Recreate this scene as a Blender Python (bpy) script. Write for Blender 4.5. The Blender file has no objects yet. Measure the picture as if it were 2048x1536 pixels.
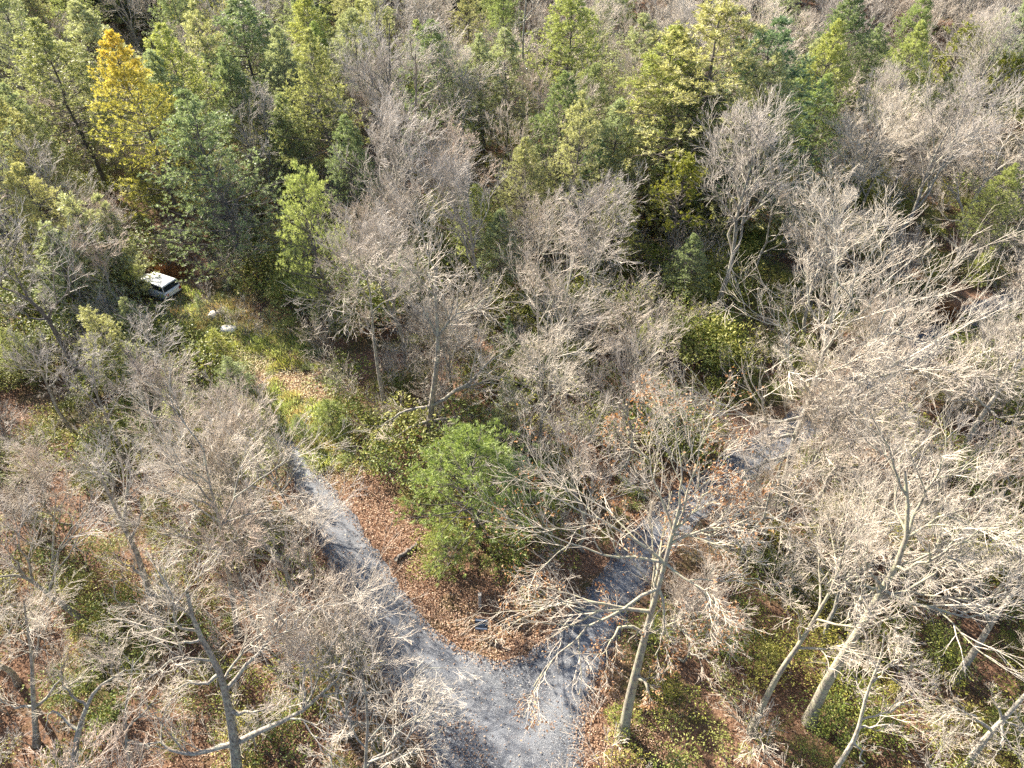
import bpy, bmesh, math, random
import numpy as np
from mathutils import Vector, Matrix
from mathutils.geometry import tessellate_polygon

# ------------------------------------------------------------------ camera, sky, sun
S = bpy.context.scene
COL = S.collection
H = 32.0; F = 1365.0; PITCH = math.radians(42)
cam = bpy.data.cameras.new("camera"); camo = bpy.data.objects.new("camera", cam); COL.objects.link(camo)
cam.sensor_width = 36; cam.lens = 36 * F / 2048; cam.clip_end = 3000
camo.location = (0, 0, H); camo.rotation_euler = (math.pi / 2 - PITCH, 0, 0)
S.camera = camo
SUN_EL = math.radians(31); SUN_DIR = Vector((-0.72, 0.69, 0)).normalized()
w = bpy.data.worlds.new("World"); S.world = w; w.use_nodes = True
nt = w.node_tree; bg = nt.nodes['Background']
sky = nt.nodes.new('ShaderNodeTexSky'); sky.sky_type = 'NISHITA'; sky.sun_disc = False
sky.sun_elevation = SUN_EL; sky.sun_rotation = math.atan2(SUN_DIR.x, SUN_DIR.y)
nt.links.new(sky.outputs[0], bg.inputs[0]); bg.inputs[1].default_value = 0.075
sl = bpy.data.lights.new("sun", 'SUN'); sl.energy = 5.0; sl.angle = math.radians(0.5); sl.color = (1, 0.91, 0.77)
so = bpy.data.objects.new("sun", sl); COL.objects.link(so)
so.rotation_euler = (SUN_DIR * math.cos(SUN_EL) + Vector((0, 0, math.sin(SUN_EL)))).to_track_quat('Z', 'Y').to_euler()
S.view_settings.view_transform = 'Standard'; S.view_settings.look = 'None'
S.view_settings.exposure = 2.05; S.view_settings.gamma = 1
S.cycles.max_bounces = 5; S.cycles.diffuse_bounces = 3; S.cycles.transmission_bounces = 3
S.cycles.glossy_bounces = 2; S.cycles.use_denoising = False

# ------------------------------------------------------------------ pixel <-> world
cp, sp_ = math.cos(PITCH), math.sin(PITCH)
def ray(px, py):
    a = (px - 1024) / F; b = -(py - 768) / F
    return np.array([a, cp + b * sp_, -sp_ + b * cp])
def at(px, py, z=0.0):
    d = ray(px, py); t = (z - H) / d[2]
    return np.array([d[0] * t, d[1] * t, z])
def proj(p):
    x, y, z = p[0], p[1], p[2] - H
    dep = y * cp - z * sp_; up = y * sp_ + z * cp
    return 1024 + F * x / dep, 768 - F * up / dep, dep
def zat(base, px, py):
    """height on the vertical through base that the pixel looks at"""
    d = ray(px, py)
    t = (base[0] * d[0] + base[1] * d[1]) / (d[0] ** 2 + d[1] ** 2)
    return H + d[2] * t
CR = {'A0': (0, 0), 'A1': (680, 0), 'A2': (1348, 0), 'B0': (0, 500), 'B1': (680, 500), 'B2': (1348, 500),
      'C0': (0, 1011), 'C1': (680, 1011), 'C2': (1348, 1011)}
def cr(c, pts):
    x0, y0 = CR[c]
    return [(x0 + q[0] / 2.926, y0 + q[1] / 2.926) + tuple(q[2:]) for q in pts]

# ------------------------------------------------------------------ materials
def nn(t, ty, **kw):
    n = t.nodes.new(ty)
    for k, v in kw.items():
        if k in n.inputs: n.inputs[k].default_value = v
        else: setattr(n, k, v)
    return n
def ramp(t, fac, stops, interp='LINEAR'):
    r = t.nodes.new('ShaderNodeValToRGB'); r.color_ramp.interpolation = interp
    el = r.color_ramp.elements
    while len(el) < len(stops): el.new(0.5)
    for e, (p, c) in zip(el, stops): e.position = p; e.color = (*c, 1)
    t.links.new(fac, r.inputs[0]); return r.outputs[0]
def mixc(t, fac, a, b, mode='MIX'):
    m = t.nodes.new('ShaderNodeMix'); m.data_type = 'RGBA'; m.blend_type = mode
    for i, v in ((0, fac), (6, a), (7, b)):
        if hasattr(v, 'is_output'): t.links.new(v, m.inputs[i])
        elif i == 0: m.inputs[0].default_value = v
        else: m.inputs[i].default_value = (*v, 1)
    return m.outputs[2]
def newmat(name):
    m = bpy.data.materials.new(name); m.use_nodes = True
    t = m.node_tree; b = t.nodes['Principled BSDF']
    return m, t, b
def noise(t, scale, detail=3, vec=None, rough=0.6):
    n = nn(t, 'ShaderNodeTexNoise', Scale=scale, Detail=detail, Roughness=rough)
    if vec is not None: t.links.new(vec, n.inputs['Vector'])
    return n.outputs[0]
def pos(t): return t.nodes.new('ShaderNodeNewGeometry').outputs['Position']
def objco(t): return t.nodes.new('ShaderNodeTexCoord').outputs['Object']

def plain(name, col, rough=0.7, metal=0.0, spec=0.5):
    m, t, b = newmat(name)
    f = noise(t, 14, 3, objco(t))
    c = ramp(t, f, [(0.3, tuple(x * 0.82 for x in col)), (0.7, tuple(min(1, x * 1.08) for x in col))])
    t.links.new(c, b.inputs['Base Color']); b.inputs['Roughness'].default_value = rough
    b.inputs['Metallic'].default_value = metal; b.inputs['Specular IOR Level'].default_value = spec
    return m

def bark(name, dark, light, lichen, scale=7.0, lam=0.5):
    m, t, b = newmat(name)
    oc = objco(t)
    mp = nn(t, 'ShaderNodeMapping'); mp.inputs['Scale'].default_value = (1, 1, 0.35); t.links.new(oc, mp.inputs[0])
    c = ramp(t, noise(t, scale * 2, 4, mp.outputs[0]), [(0.35, dark), (0.62, light)])
    l = ramp(t, noise(t, scale * 0.5, 4, oc, 0.7), [(lam, (0, 0, 0)), (lam + 0.12, (1, 1, 1))])
    c2 = mixc(t, l, c, lichen)
    rnd = t.nodes.new('ShaderNodeObjectInfo').outputs['Random']
    c3 = mixc(t, 1.0, c2, ramp(t, rnd, [(0, (0.8, 0.8, 0.82)), (1, (1.08, 1.03, 1.0))]), 'MULTIPLY')
    t.links.new(c3, b.inputs['Base Color']); b.inputs['Roughness'].default_value = 0.85
    b.inputs['Specular IOR Level'].default_value = 0.25
    bm_ = nn(t, 'ShaderNodeBump', Strength=0.5, Distance=0.02); t.links.new(noise(t, scale * 4, 3, mp.outputs[0]), bm_.inputs['Height'])
    t.links.new(bm_.outputs[0], b.inputs['Normal'])
    return m

def foliage(name, stops, trans=0.35, rough=0.5, tcol=None, hz=None, spec=0.4, tint=True):
    """leaf-card shader: colour varies per leaf, per clump and per plant"""
    m, t, b = newmat(name)
    g = t.nodes.new('ShaderNodeNewGeometry')
    ri = g.outputs['Random Per Island']
    oc = objco(t)
    n = noise(t, 1.3, 3, oc)
    mm = nn(t, 'ShaderNodeMath', operation='MULTIPLY_ADD'); mm.inputs[1].default_value = 0.5; t.links.new(ri, mm.inputs[0])
    m2 = nn(t, 'ShaderNodeMath', operation='MULTIPLY'); m2.inputs[1].default_value = 0.55; t.links.new(n, m2.inputs[0])
    t.links.new(m2.outputs[0], mm.inputs[2])
    c = ramp(t, mm.outputs[0], stops)
    if hz:   # needles change colour up the crown
        sx = t.nodes.new('ShaderNodeSeparateXYZ'); t.links.new(oc, sx.inputs[0])
        mr = nn(t, 'ShaderNodeMapRange'); mr.inputs[1].default_value = hz[0]; mr.inputs[2].default_value = hz[1]
        ad = nn(t, 'ShaderNodeMath', operation='MULTIPLY_ADD'); t.links.new(n, ad.inputs[0]); ad.inputs[1].default_value = 6; t.links.new(sx.outputs[2], ad.inputs[2])
        t.links.new(ad.outputs[0], mr.inputs[0])
        c = mixc(t, mr.outputs[0], c, hz[2])
    if tint:
        rnd = t.nodes.new('ShaderNodeObjectInfo').outputs['Random']
        c = mixc(t, 1.0, c, ramp(t, rnd, [(0, (0.82, 0.92, 0.95)), (0.5, (1, 1, 1)), (1, (1.16, 1.06, 0.85))]), 'MULTIPLY')
    t.links.new(c, b.inputs['Base Color']); b.inputs['Roughness'].default_value = rough
    b.inputs['Specular IOR Level'].default_value = spec
    tr = t.nodes.new('ShaderNodeBsdfTranslucent')
    tc = mixc(t, 1.0, c, tcol or (1.1, 1.12, 0.75), 'MULTIPLY'); t.links.new(tc, tr.inputs[0])
    ms = t.nodes.new('ShaderNodeMixShader'); ms.inputs[0].default_value = trans
    t.links.new(b.outputs[0], ms.inputs[1]); t.links.new(tr.outputs[0], ms.inputs[2])
    t.links.new(ms.outputs[0], t.nodes['Material Output'].inputs[0])
    return m

M = {}
M['bark'] = bark('grey_bark', (0.11, 0.10, 0.085), (0.34, 0.315, 0.275), (0.37, 0.37, 0.29), lam=0.50)
M['bark_pale'] = bark('pale_bark', (0.17, 0.155, 0.13), (0.47, 0.44, 0.38), (0.42, 0.42, 0.30), lam=0.52)
M['bark_dark'] = bark('dark_bark', (0.07, 0.06, 0.055), (0.19, 0.17, 0.15), (0.24, 0.25, 0.18), lam=0.58)
M['bark_moss'] = bark('mossy_bark', (0.17, 0.15, 0.12), (0.34, 0.31, 0.26), (0.36, 0.35, 0.24), lam=0.45)
M['twig'] = plain('twig_bark', (0.53, 0.455, 0.375), 0.7, spec=0.35)
M['twig_pale'] = plain('pale_twig_bark', (0.60, 0.525, 0.43), 0.7, spec=0.35)
M['twig_grey'] = plain('grey_twig_bark', (0.46, 0.41, 0.36), 0.7, spec=0.35)
M['twig_red'] = plain('reddish_twig_bark', (0.48, 0.38, 0.30), 0.7, spec=0.35)
M['pine'] = foliage('white_pine_needles', [(0.15, (0.10, 0.135, 0.06)), (0.5, (0.26, 0.29, 0.13)), (0.85, (0.52, 0.56, 0.35))], 0.45)
M['pine_blue'] = foliage('blue_pine_needles', [(0.15, (0.06, 0.11, 0.06)), (0.5, (0.16, 0.23, 0.12)), (0.85, (0.38, 0.44, 0.27))], 0.45)
M['pine_lime'] = foliage('lime_pine_needles', [(0.15, (0.14, 0.175, 0.045)), (0.5, (0.32, 0.365, 0.125)), (0.85, (0.58, 0.60, 0.30))], 0.45)
M['pine_gold'] = foliage('golden_pine_needles', [(0.15, (0.20, 0.20, 0.045)), (0.5, (0.44, 0.42, 0.10)), (0.85, (0.68, 0.62, 0.22))], 0.45, hz=(13, 21, (0.64, 0.44, 0.07)))
M['pine_pale'] = foliage('pale_pine_needles', [(0.15, (0.16, 0.175, 0.09)), (0.5, (0.37, 0.38, 0.20)), (0.85, (0.60, 0.62, 0.43))], 0.45)
M['pine_green'] = foliage('green_pine_needles', [(0.15, (0.07, 0.095, 0.02)), (0.5, (0.25, 0.30, 0.07)), (0.85, (0.56, 0.58, 0.22))], 0.4)
M['pitch'] = foliage('pitch_pine_needles', [(0.15, (0.08, 0.11, 0.025)), (0.5, (0.22, 0.25, 0.05)), (0.85, (0.52, 0.50, 0.10))], 0.3)
M['laurel'] = foliage('laurel_leaves', [(0.12, (0.045, 0.07, 0.015)), (0.5, (0.13, 0.165, 0.03)), (0.88, (0.40, 0.38, 0.09))], 0.25, 0.55, spec=0.3)
M['laurel2'] = foliage('olive_laurel_leaves', [(0.12, (0.08, 0.09, 0.02)), (0.5, (0.26, 0.26, 0.06)), (0.88, (0.52, 0.48, 0.17))], 0.25, 0.55, spec=0.3)
LEAF = [(0.1, (0.09, 0.05, 0.035)), (0.4, (0.22, 0.13, 0.085)), (0.62, (0.36, 0.24, 0.155)), (0.85, (0.62, 0.48, 0.34))]
M['leaf'] = foliage('dead_oak_leaves', LEAF, 0.2, 0.6, (1.1, 0.8, 0.5), tint=False)
M['straw'] = foliage('straw_leaves', [(0.1, (0.38, 0.29, 0.15)), (0.5, (0.62, 0.53, 0.32)), (0.9, (0.80, 0.73, 0.54))], 0.25, 0.6, (1.1, 0.9, 0.5), tint=False)  # lighter than the other dead leaves, to stand for full sun
M['rust'] = foliage('rust_grass', [(0.1, (0.13, 0.065, 0.04)), (0.5, (0.33, 0.18, 0.09)), (0.9, (0.55, 0.36, 0.20))], 0.3, 0.6, (1.1, 0.8, 0.4), tint=False)

# forest floor
m, t, b = newmat('forest_floor'); P = pos(t)
vo = nn(t, 'ShaderNodeTexVoronoi', Scale=9.0); t.links.new(P, vo.inputs[0])
c1 = ramp(t, noise(t, 12, 5, P, 0.8), [(0.3, (0.05, 0.028, 0.017)), (0.48, (0.15, 0.085, 0.055)), (0.62, (0.28, 0.175, 0.115)), (0.8, (0.46, 0.33, 0.23))])
bwv = nn(t, 'ShaderNodeRGBToBW'); t.links.new(vo.outputs['Color'], bwv.inputs[0]); c2 = mixc(t, 0.5, c1, bwv.outputs[0], 'SOFT_LIGHT')
g1 = ramp(t, noise(t, 0.22, 4, P), [(0.5, (0, 0, 0)), (0.66, (1, 1, 1))])
c3 = mixc(t, g1, c2, ramp(t, noise(t, 7, 3, P), [(0.3, (0.03, 0.035, 0.012)), (0.7, (0.12, 0.12, 0.04))]))
t.links.new(c3, b.inputs['Base Color']); b.inputs['Roughness'].default_value = 0.95; b.inputs['Specular IOR Level'].default_value = 0.1
bu = nn(t, 'ShaderNodeBump', Strength=1.0, Distance=0.08); t.links.new(noise(t, 10, 4, P, 0.8), bu.inputs['Height']); t.links.new(bu.outputs[0], b.inputs['Normal'])
M['floor'] = m
# gravel, its stones darkened and tinted blue to stand for skylit shade
m, t, b = newmat('gravel'); P = pos(t)
vo = nn(t, 'ShaderNodeTexVoronoi', Scale=26.0); t.links.new(P, vo.inputs[0])
sv = nn(t, 'ShaderNodeSeparateColor'); t.links.new(vo.outputs['Color'], sv.inputs[0])
c1 = ramp(t, sv.outputs[0], [(0.0, (0.025, 0.028, 0.032)), (0.35, (0.068, 0.076, 0.092)), (0.75, (0.125, 0.135, 0.152)), (1.0, (0.36, 0.35, 0.33))])
att = nn(t, 'ShaderNodeAttribute', attribute_name='rut')
wear = nn(t, 'ShaderNodeMath', operation='MULTIPLY'); t.links.new(att.outputs['Fac'], wear.inputs[0])
t.links.new(ramp(t, noise(t, 1.1, 4, P, 0.7), [(0.3, (0.5, 0.5, 0.5)), (0.65, (1, 1, 1))]), wear.inputs[1])
c2 = mixc(t, wear.outputs[0], c1, ramp(t, noise(t, 22, 3, P), [(0.3, (0.17, 0.18, 0.195)), (0.7, (0.29, 0.295, 0.30))]))
lf = ramp(t, noise(t, 26, 2, P), [(0.64, (0, 0, 0)), (0.68, (1, 1, 1))])
patch = ramp(t, noise(t, 0.8, 3, P), [(0.42, (0, 0, 0)), (0.62, (0.8, 0.8, 0.8))])
lfm = mixc(t, 1.0, lf, patch, 'MULTIPLY')
c3 = mixc(t, lfm, c2, (0.28, 0.14, 0.07))
c4 = mixc(t, 1.0, c3, ramp(t, noise(t, 0.45, 4, P), [(0.3, (0.72, 0.74, 0.80)), (0.7, (1.0, 1.0, 1.0))]), 'MULTIPLY')
t.links.new(c4, b.inputs['Base Color']); b.inputs['Roughness'].default_value = 0.85
bu = nn(t, 'ShaderNodeBump', Strength=0.9, Distance=0.03); t.links.new(vo.outputs['Distance'], bu.inputs['Height']); t.links.new(bu.outputs[0], b.inputs['Normal'])
M['gravel'] = m
M['car_paint'] = plain('white_car_paint', (0.80, 0.80, 0.79), 0.25)
M['glass'] = plain('dark_car_glass', (0.025, 0.035, 0.045), 0.08)
M['rubber'] = plain('tyre_rubber', (0.02, 0.02, 0.02), 0.8)
M['metal'] = plain('alloy_metal', (0.5, 0.5, 0.52), 0.35, 0.8)
M['lamp_red'] = plain('red_lamp_plastic', (0.35, 0.02, 0.02), 0.3)
M['lamp_clear'] = plain('clear_lamp_plastic', (0.6, 0.62, 0.65), 0.15)
M['black'] = plain('black_plastic', (0.02, 0.02, 0.022), 0.5)
M['sign_dark'] = plain('dark_blue_sign_face', (0.012, 0.028, 0.05), 0.5)
M['sign_white'] = plain('white_sign_face', (0.75, 0.77, 0.80), 0.5)
M['sign_text'] = plain('pale_blue_lettering', (0.26, 0.34, 0.43), 0.5)
M['wood'] = bark('weathered_wood', (0.16, 0.14, 0.12), (0.40, 0.37, 0.33), (0.42, 0.42, 0.36), lam=0.7)
M['rock'] = bark('pale_rock', (0.55, 0.53, 0.50), (0.82, 0.80, 0.77), (0.72, 0.71, 0.66), scale=3, lam=0.55)

# ------------------------------------------------------------------ mesh helpers
class MB:
    def __init__(s): s.v = []; s.f = []; s.m = []; s.n = 0
    def add(s, v, f, mi=0):
        v = np.asarray(v, float).reshape(-1, 3); f = np.asarray(f, int)
        s.v.append(v); s.f.append((f + s.n)); s.m.append(np.full(len(f), mi)); s.n += len(v)
    def tubes(s, Pn, R, sides=5, mi=0, cap=False):
        """Pn (N,K,3) centre lines, R (N,K) radii"""
        N, K = R.shape
        if N == 0: return
        T = np.gradient(Pn, axis=1); T /= np.linalg.norm(T, axis=2, keepdims=True) + 1e-9
        ref = np.where(np.abs(T[:, :1, 2:3]) > 0.8, np.array([[[1.0, 0.13, 0]]]), np.array([[[0.1, 0.07, 1.0]]]))
        U = np.cross(T, np.broadcast_to(ref, T.shape)); U /= np.linalg.norm(U, axis=2, keepdims=True) + 1e-9
        V = np.cross(T, U)
        a = np.arange(sides) * 2 * math.pi / sides
        ring = (U[:, :, None] * np.cos(a)[None, None, :, None] + V[:, :, None] * np.sin(a)[None, None, :, None]) * R[:, :, None, None]
        vv = (Pn[:, :, None] + ring).reshape(-1, 3)
        n = np.arange(N)[:, None, None]; k = np.arange(K - 1)[None, :, None]; j = np.arange(sides)[None, None, :]
        i0 = (n * K + k) * sides + j; i1 = (n * K + k) * sides + (j + 1) % sides
        f = np.stack([i0, i1, i1 + sides, i0 + sides], -1).reshape(-1, 4)
        s.add(vv, f, mi)
        if cap:
            for e in (0, K - 1):
                for q in range(N):
                    base = (q * K + e) * sides
                    if sides == 4: s.f.append(np.array([[base, base + 1, base + 2, base + 3]]) + s.n - len(vv)); s.m.append(np.full(1, mi))
                    else:
                        ff = [[base, base + j_, base + j_ + 1, base + j_ + 1] for j_ in range(1, sides - 1)]
                        s.f.append(np.array(ff) + s.n - len(vv)); s.m.append(np.full(len(ff), mi))
    def cards(s, c, d, n, L, W, mi=0, tip=0.25):
        """leaf blades: base c, direction d, face normal n; a diamond of two joined triangles"""
        d = d / (np.linalg.norm(d, axis=1, keepdims=True) + 1e-9)
        sd = np.cross(d, n); sd /= np.linalg.norm(sd, axis=1, keepdims=True) + 1e-9
        L = np.broadcast_to(np.asarray(L), (len(c),))[:, None]; W = np.broadcast_to(np.asarray(W), (len(c),))[:, None]
        v = np.stack([c, c + d * L * 0.45 + sd * W * 0.5, c + d * L, c + d * L * 0.45 - sd * W * 0.5], 1).reshape(-1, 3)
        f = np.arange(len(c) * 4).reshape(-1, 4)
        s.add(v, f, mi)
    def box(s, cx, cy, cz, sx, sy, sz, mi=0):
        v = [(cx + a * sx / 2, cy + b_ * sy / 2, cz + c * sz / 2) for a in (-1, 1) for b_ in (-1, 1) for c in (-1, 1)]
        s.add(v, [(0, 1, 3, 2), (4, 6, 7, 5), (0, 4, 5, 1), (2, 3, 7, 6), (0, 2, 6, 4), (1, 5, 7, 3)], mi)
    def mesh(s, name, mats, smooth=True):
        V = np.concatenate(s.v); Fc = np.concatenate(s.f); Mi = np.concatenate(s.m)
        me = bpy.data.meshes.new(name)
        tri = Fc[:, 2] == Fc[:, 3]
        cnt = np.where(tri, 3, 4)
        loops = Fc.ravel()
        if tri.any():
            keep = np.ones((len(Fc), 4), bool); keep[tri, 3] = False
            loops = Fc[keep]
        me.vertices.add(len(V)); me.vertices.foreach_set('co', V.ravel().astype(np.float32))
        me.loops.add(len(loops)); me.loops.foreach_set('vertex_index', loops.astype(np.int32))
        me.polygons.add(len(Fc))
        st = np.zeros(len(Fc), np.int32); st[1:] = np.cumsum(cnt)[:-1]
        me.polygons.foreach_set('loop_start', st)
        me.polygons.foreach_set('material_index', Mi.astype(np.int32))
        me.polygons.foreach_set('use_smooth', np.full(len(Fc), smooth))
        for mm_ in mats: me.materials.append(mm_)
        me.update(calc_edges=True)
        return me

def link(name, me, parent=None, loc=None, rz=0.0, sc=1.0):
    o = bpy.data.objects.new(name, me); COL.objects.link(o)
    if parent: o.parent = parent
    if loc is not None: o.location = loc
    if rz: o.rotation_euler = (0, 0, rz)
    if sc != 1.0: o.scale = (sc, sc, sc)
    return o
def tag(o, label=None, cat=None, group=None, kind=None):
    if label: o['label'] = label
    if cat: o['category'] = cat
    if group: o['group'] = group
    if kind: o['kind'] = kind
    return o

# ------------------------------------------------------------------ growth
def grow(rng, P, R, t, ang, L, r0, K=4, wob=0.22, up=0.06, tip=0.35, flat=0.0):
    """P (N,k,3) parents, t (N,) positions, one child each"""
    N, k, _ = P.shape
    x = np.clip(t, 0, 0.999) * (k - 1); i = x.astype(int); f = (x - i)[:, None]
    ar = np.arange(N)
    base = P[ar, i] * (1 - f) + P[ar, i + 1] * f
    tg = P[ar, i + 1] - P[ar, i]; tg /= np.linalg.norm(tg, axis=1, keepdims=True) + 1e-9
    rr = R[ar, i] * (1 - f[:, 0]) + R[ar, i + 1] * f[:, 0]
    q = rng.normal(size=(N, 3)); q[:, 2] *= (1 - flat)
    q -= tg * (q * tg).sum(1, keepdims=True); q /= np.linalg.norm(q, axis=1, keepdims=True) + 1e-9
    d = tg * np.cos(ang)[:, None] + q * np.sin(ang)[:, None]
    out = np.zeros((N, K + 1, 3)); out[:, 0] = base
    rad = np.minimum(r0, rr * 0.8)
    seg = (L / K)[:, None]
    for s_ in range(K):
        out[:, s_ + 1] = out[:, s_] + d * seg
        d = d + rng.normal(size=(N, 3)) * wob; d[:, 2] += up
        d /= np.linalg.norm(d, axis=1, keepdims=True)
    tt = np.linspace(0, 1, K + 1)[None]
    return out, rad[:, None] * (1 - tt * (1 - tip))

def rep(P, R, n, rng, t0, t1):
    idx = np.repeat(np.arange(len(P)), n)
    base = (np.tile(np.arange(n), len(P)) + rng.random(len(idx))) / n
    return P[idx], R[idx], t0 + (t1 - t0) * base

def resample(pts, rad0, rad1, n=9, wob=0.0, rng=None):
    pts = np.asarray(pts, float)
    d = np.r_[0, np.cumsum(np.linalg.norm(np.diff(pts, axis=0), axis=1))]
    x = np.linspace(0, d[-1], n)
    o = np.stack([np.interp(x, d, pts[:, i]) for i in range(3)], 1)
    # one smoothing pass keeps the kinks soft
    o[1:-1] = o[1:-1] * 0.5 + (o[:-2] + o[2:]) * 0.25
    if rng is not None: o[1:] += rng.normal(size=(n - 1, 3)) * wob
    return o, rad0 + (rad1 - rad0) * np.linspace(0, 1, n) ** 0.8

def twiggery(mb, rng, P, R, spec, minr, dens=1.0, upb=0.10, leaves=None):
    """grows branches of higher order on P (list of equal length lines): spec = list of (n, ang, Lfac, t0)"""
    cur, cr_ = P, R
    last = None
    for lv, (n, ang, Lf, t0, sides, K) in enumerate(spec):
        n = max(1, int(round(n * dens)))
        pp, pr, t_ = rep(cur, cr_, n, rng, t0, 0.98)
        plen = np.linalg.norm(np.diff(pp, axis=1), axis=2).sum(1)
        if lv == 0:
            kp = rng.random(len(t_)) < np.clip(plen / 2.6, 0.3, 1); pp, pr, t_, plen = pp[kp], pr[kp], t_[kp], plen[kp]
        L = plen * Lf * (1.15 - 0.55 * t_) * rng.uniform(0.65, 1.3, len(t_))
        A = np.radians(ang) * rng.uniform(0.7, 1.3, len(t_))
        rad0 = np.maximum(minr * 1.1, 0.013 * L + minr * 0.7)
        c, r = grow(rng, pp, pr, t_, A, L, rad0, K=K, wob=0.13, up=upb, tip=0.32)
        r = np.maximum(r, minr * (0.8 if lv < len(spec) - 1 else 0.7))
        if lv == len(spec) - 1: r = r * np.linspace(1, 0.45, r.shape[1])[None]
        mb.tubes(c, r, sides, 0 if lv < 1 else 1)
        cur, cr_ = c, r; last = c
    return last

FINE = [(6, 38, 0.58, 0.2, 4, 5), (5, 34, 0.58, 0.18, 3, 4), (4, 32, 0.6, 0.15, 3, 3), (2, 28, 0.7, 0.2, 3, 2)]
FILL = [(5, 34, 0.62, 0.2, 4, 5), (4, 32, 0.62, 0.18, 3, 4), (4, 30, 0.62, 0.15, 3, 3), (2, 26, 0.7, 0.2, 3, 2)]
MID = [(6, 42, 0.55, 0.18, 4, 4), (5, 40, 0.55, 0.15, 3, 3), (5, 38, 0.55, 0.12, 3, 2)]

def bare_mesh(seed, h=13.0, r=0.17, limbs=9, spread=0.5, minr=0.011, fork=False, first=0.35, ascend=38, spec=FILL, fine=1.0):
    rng = np.random.default_rng(seed)
    n = 11
    pts = np.zeros((n, 3)); pts[:, 2] = np.linspace(0, h * 0.86, n)
    w_ = np.cumsum(rng.normal(size=(n, 2)) * 0.17, axis=0); pts[1:, :2] = w_[1:]
    tr = r * (1 - np.linspace(0, 1, n) ** 1.1 * 0.85); tr[0] *= 1.25
    tb = MB(); tb.tubes(pts[None], tr[None], 7)
    T = [pts]; TR = [tr]
    if fork:
        c, rr = grow(rng, pts[None], tr[None], np.array([0.4]), np.array([0.4]), np.array([h * 0.5]), np.array([r * 0.75]), K=10, wob=0.12, up=0.14, tip=0.2)
        tb.tubes(c, rr, 6); T.append(c[0]); TR.append(rr[0])
    P = np.stack(T); R = np.stack(TR)
    cb = MB()
    pp, pr, t_ = rep(P, R, limbs, rng, first, 0.99)
    L = h * spread * (1.1 - 0.75 * t_ ** 1.5) * rng.uniform(0.7, 1.25, len(t_))
    A = np.radians(ascend) * rng.uniform(0.75, 1.45, len(t_))
    c, rr = grow(rng, pp, pr, t_, A, L, 0.016 * L + 0.012, K=8, wob=0.17, up=0.07, tip=0.22)
    cb.tubes(c, rr, 5, 0)
    twiggery(cb, rng, c, rr, spec, minr, fine)
    return tb, cb

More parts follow.
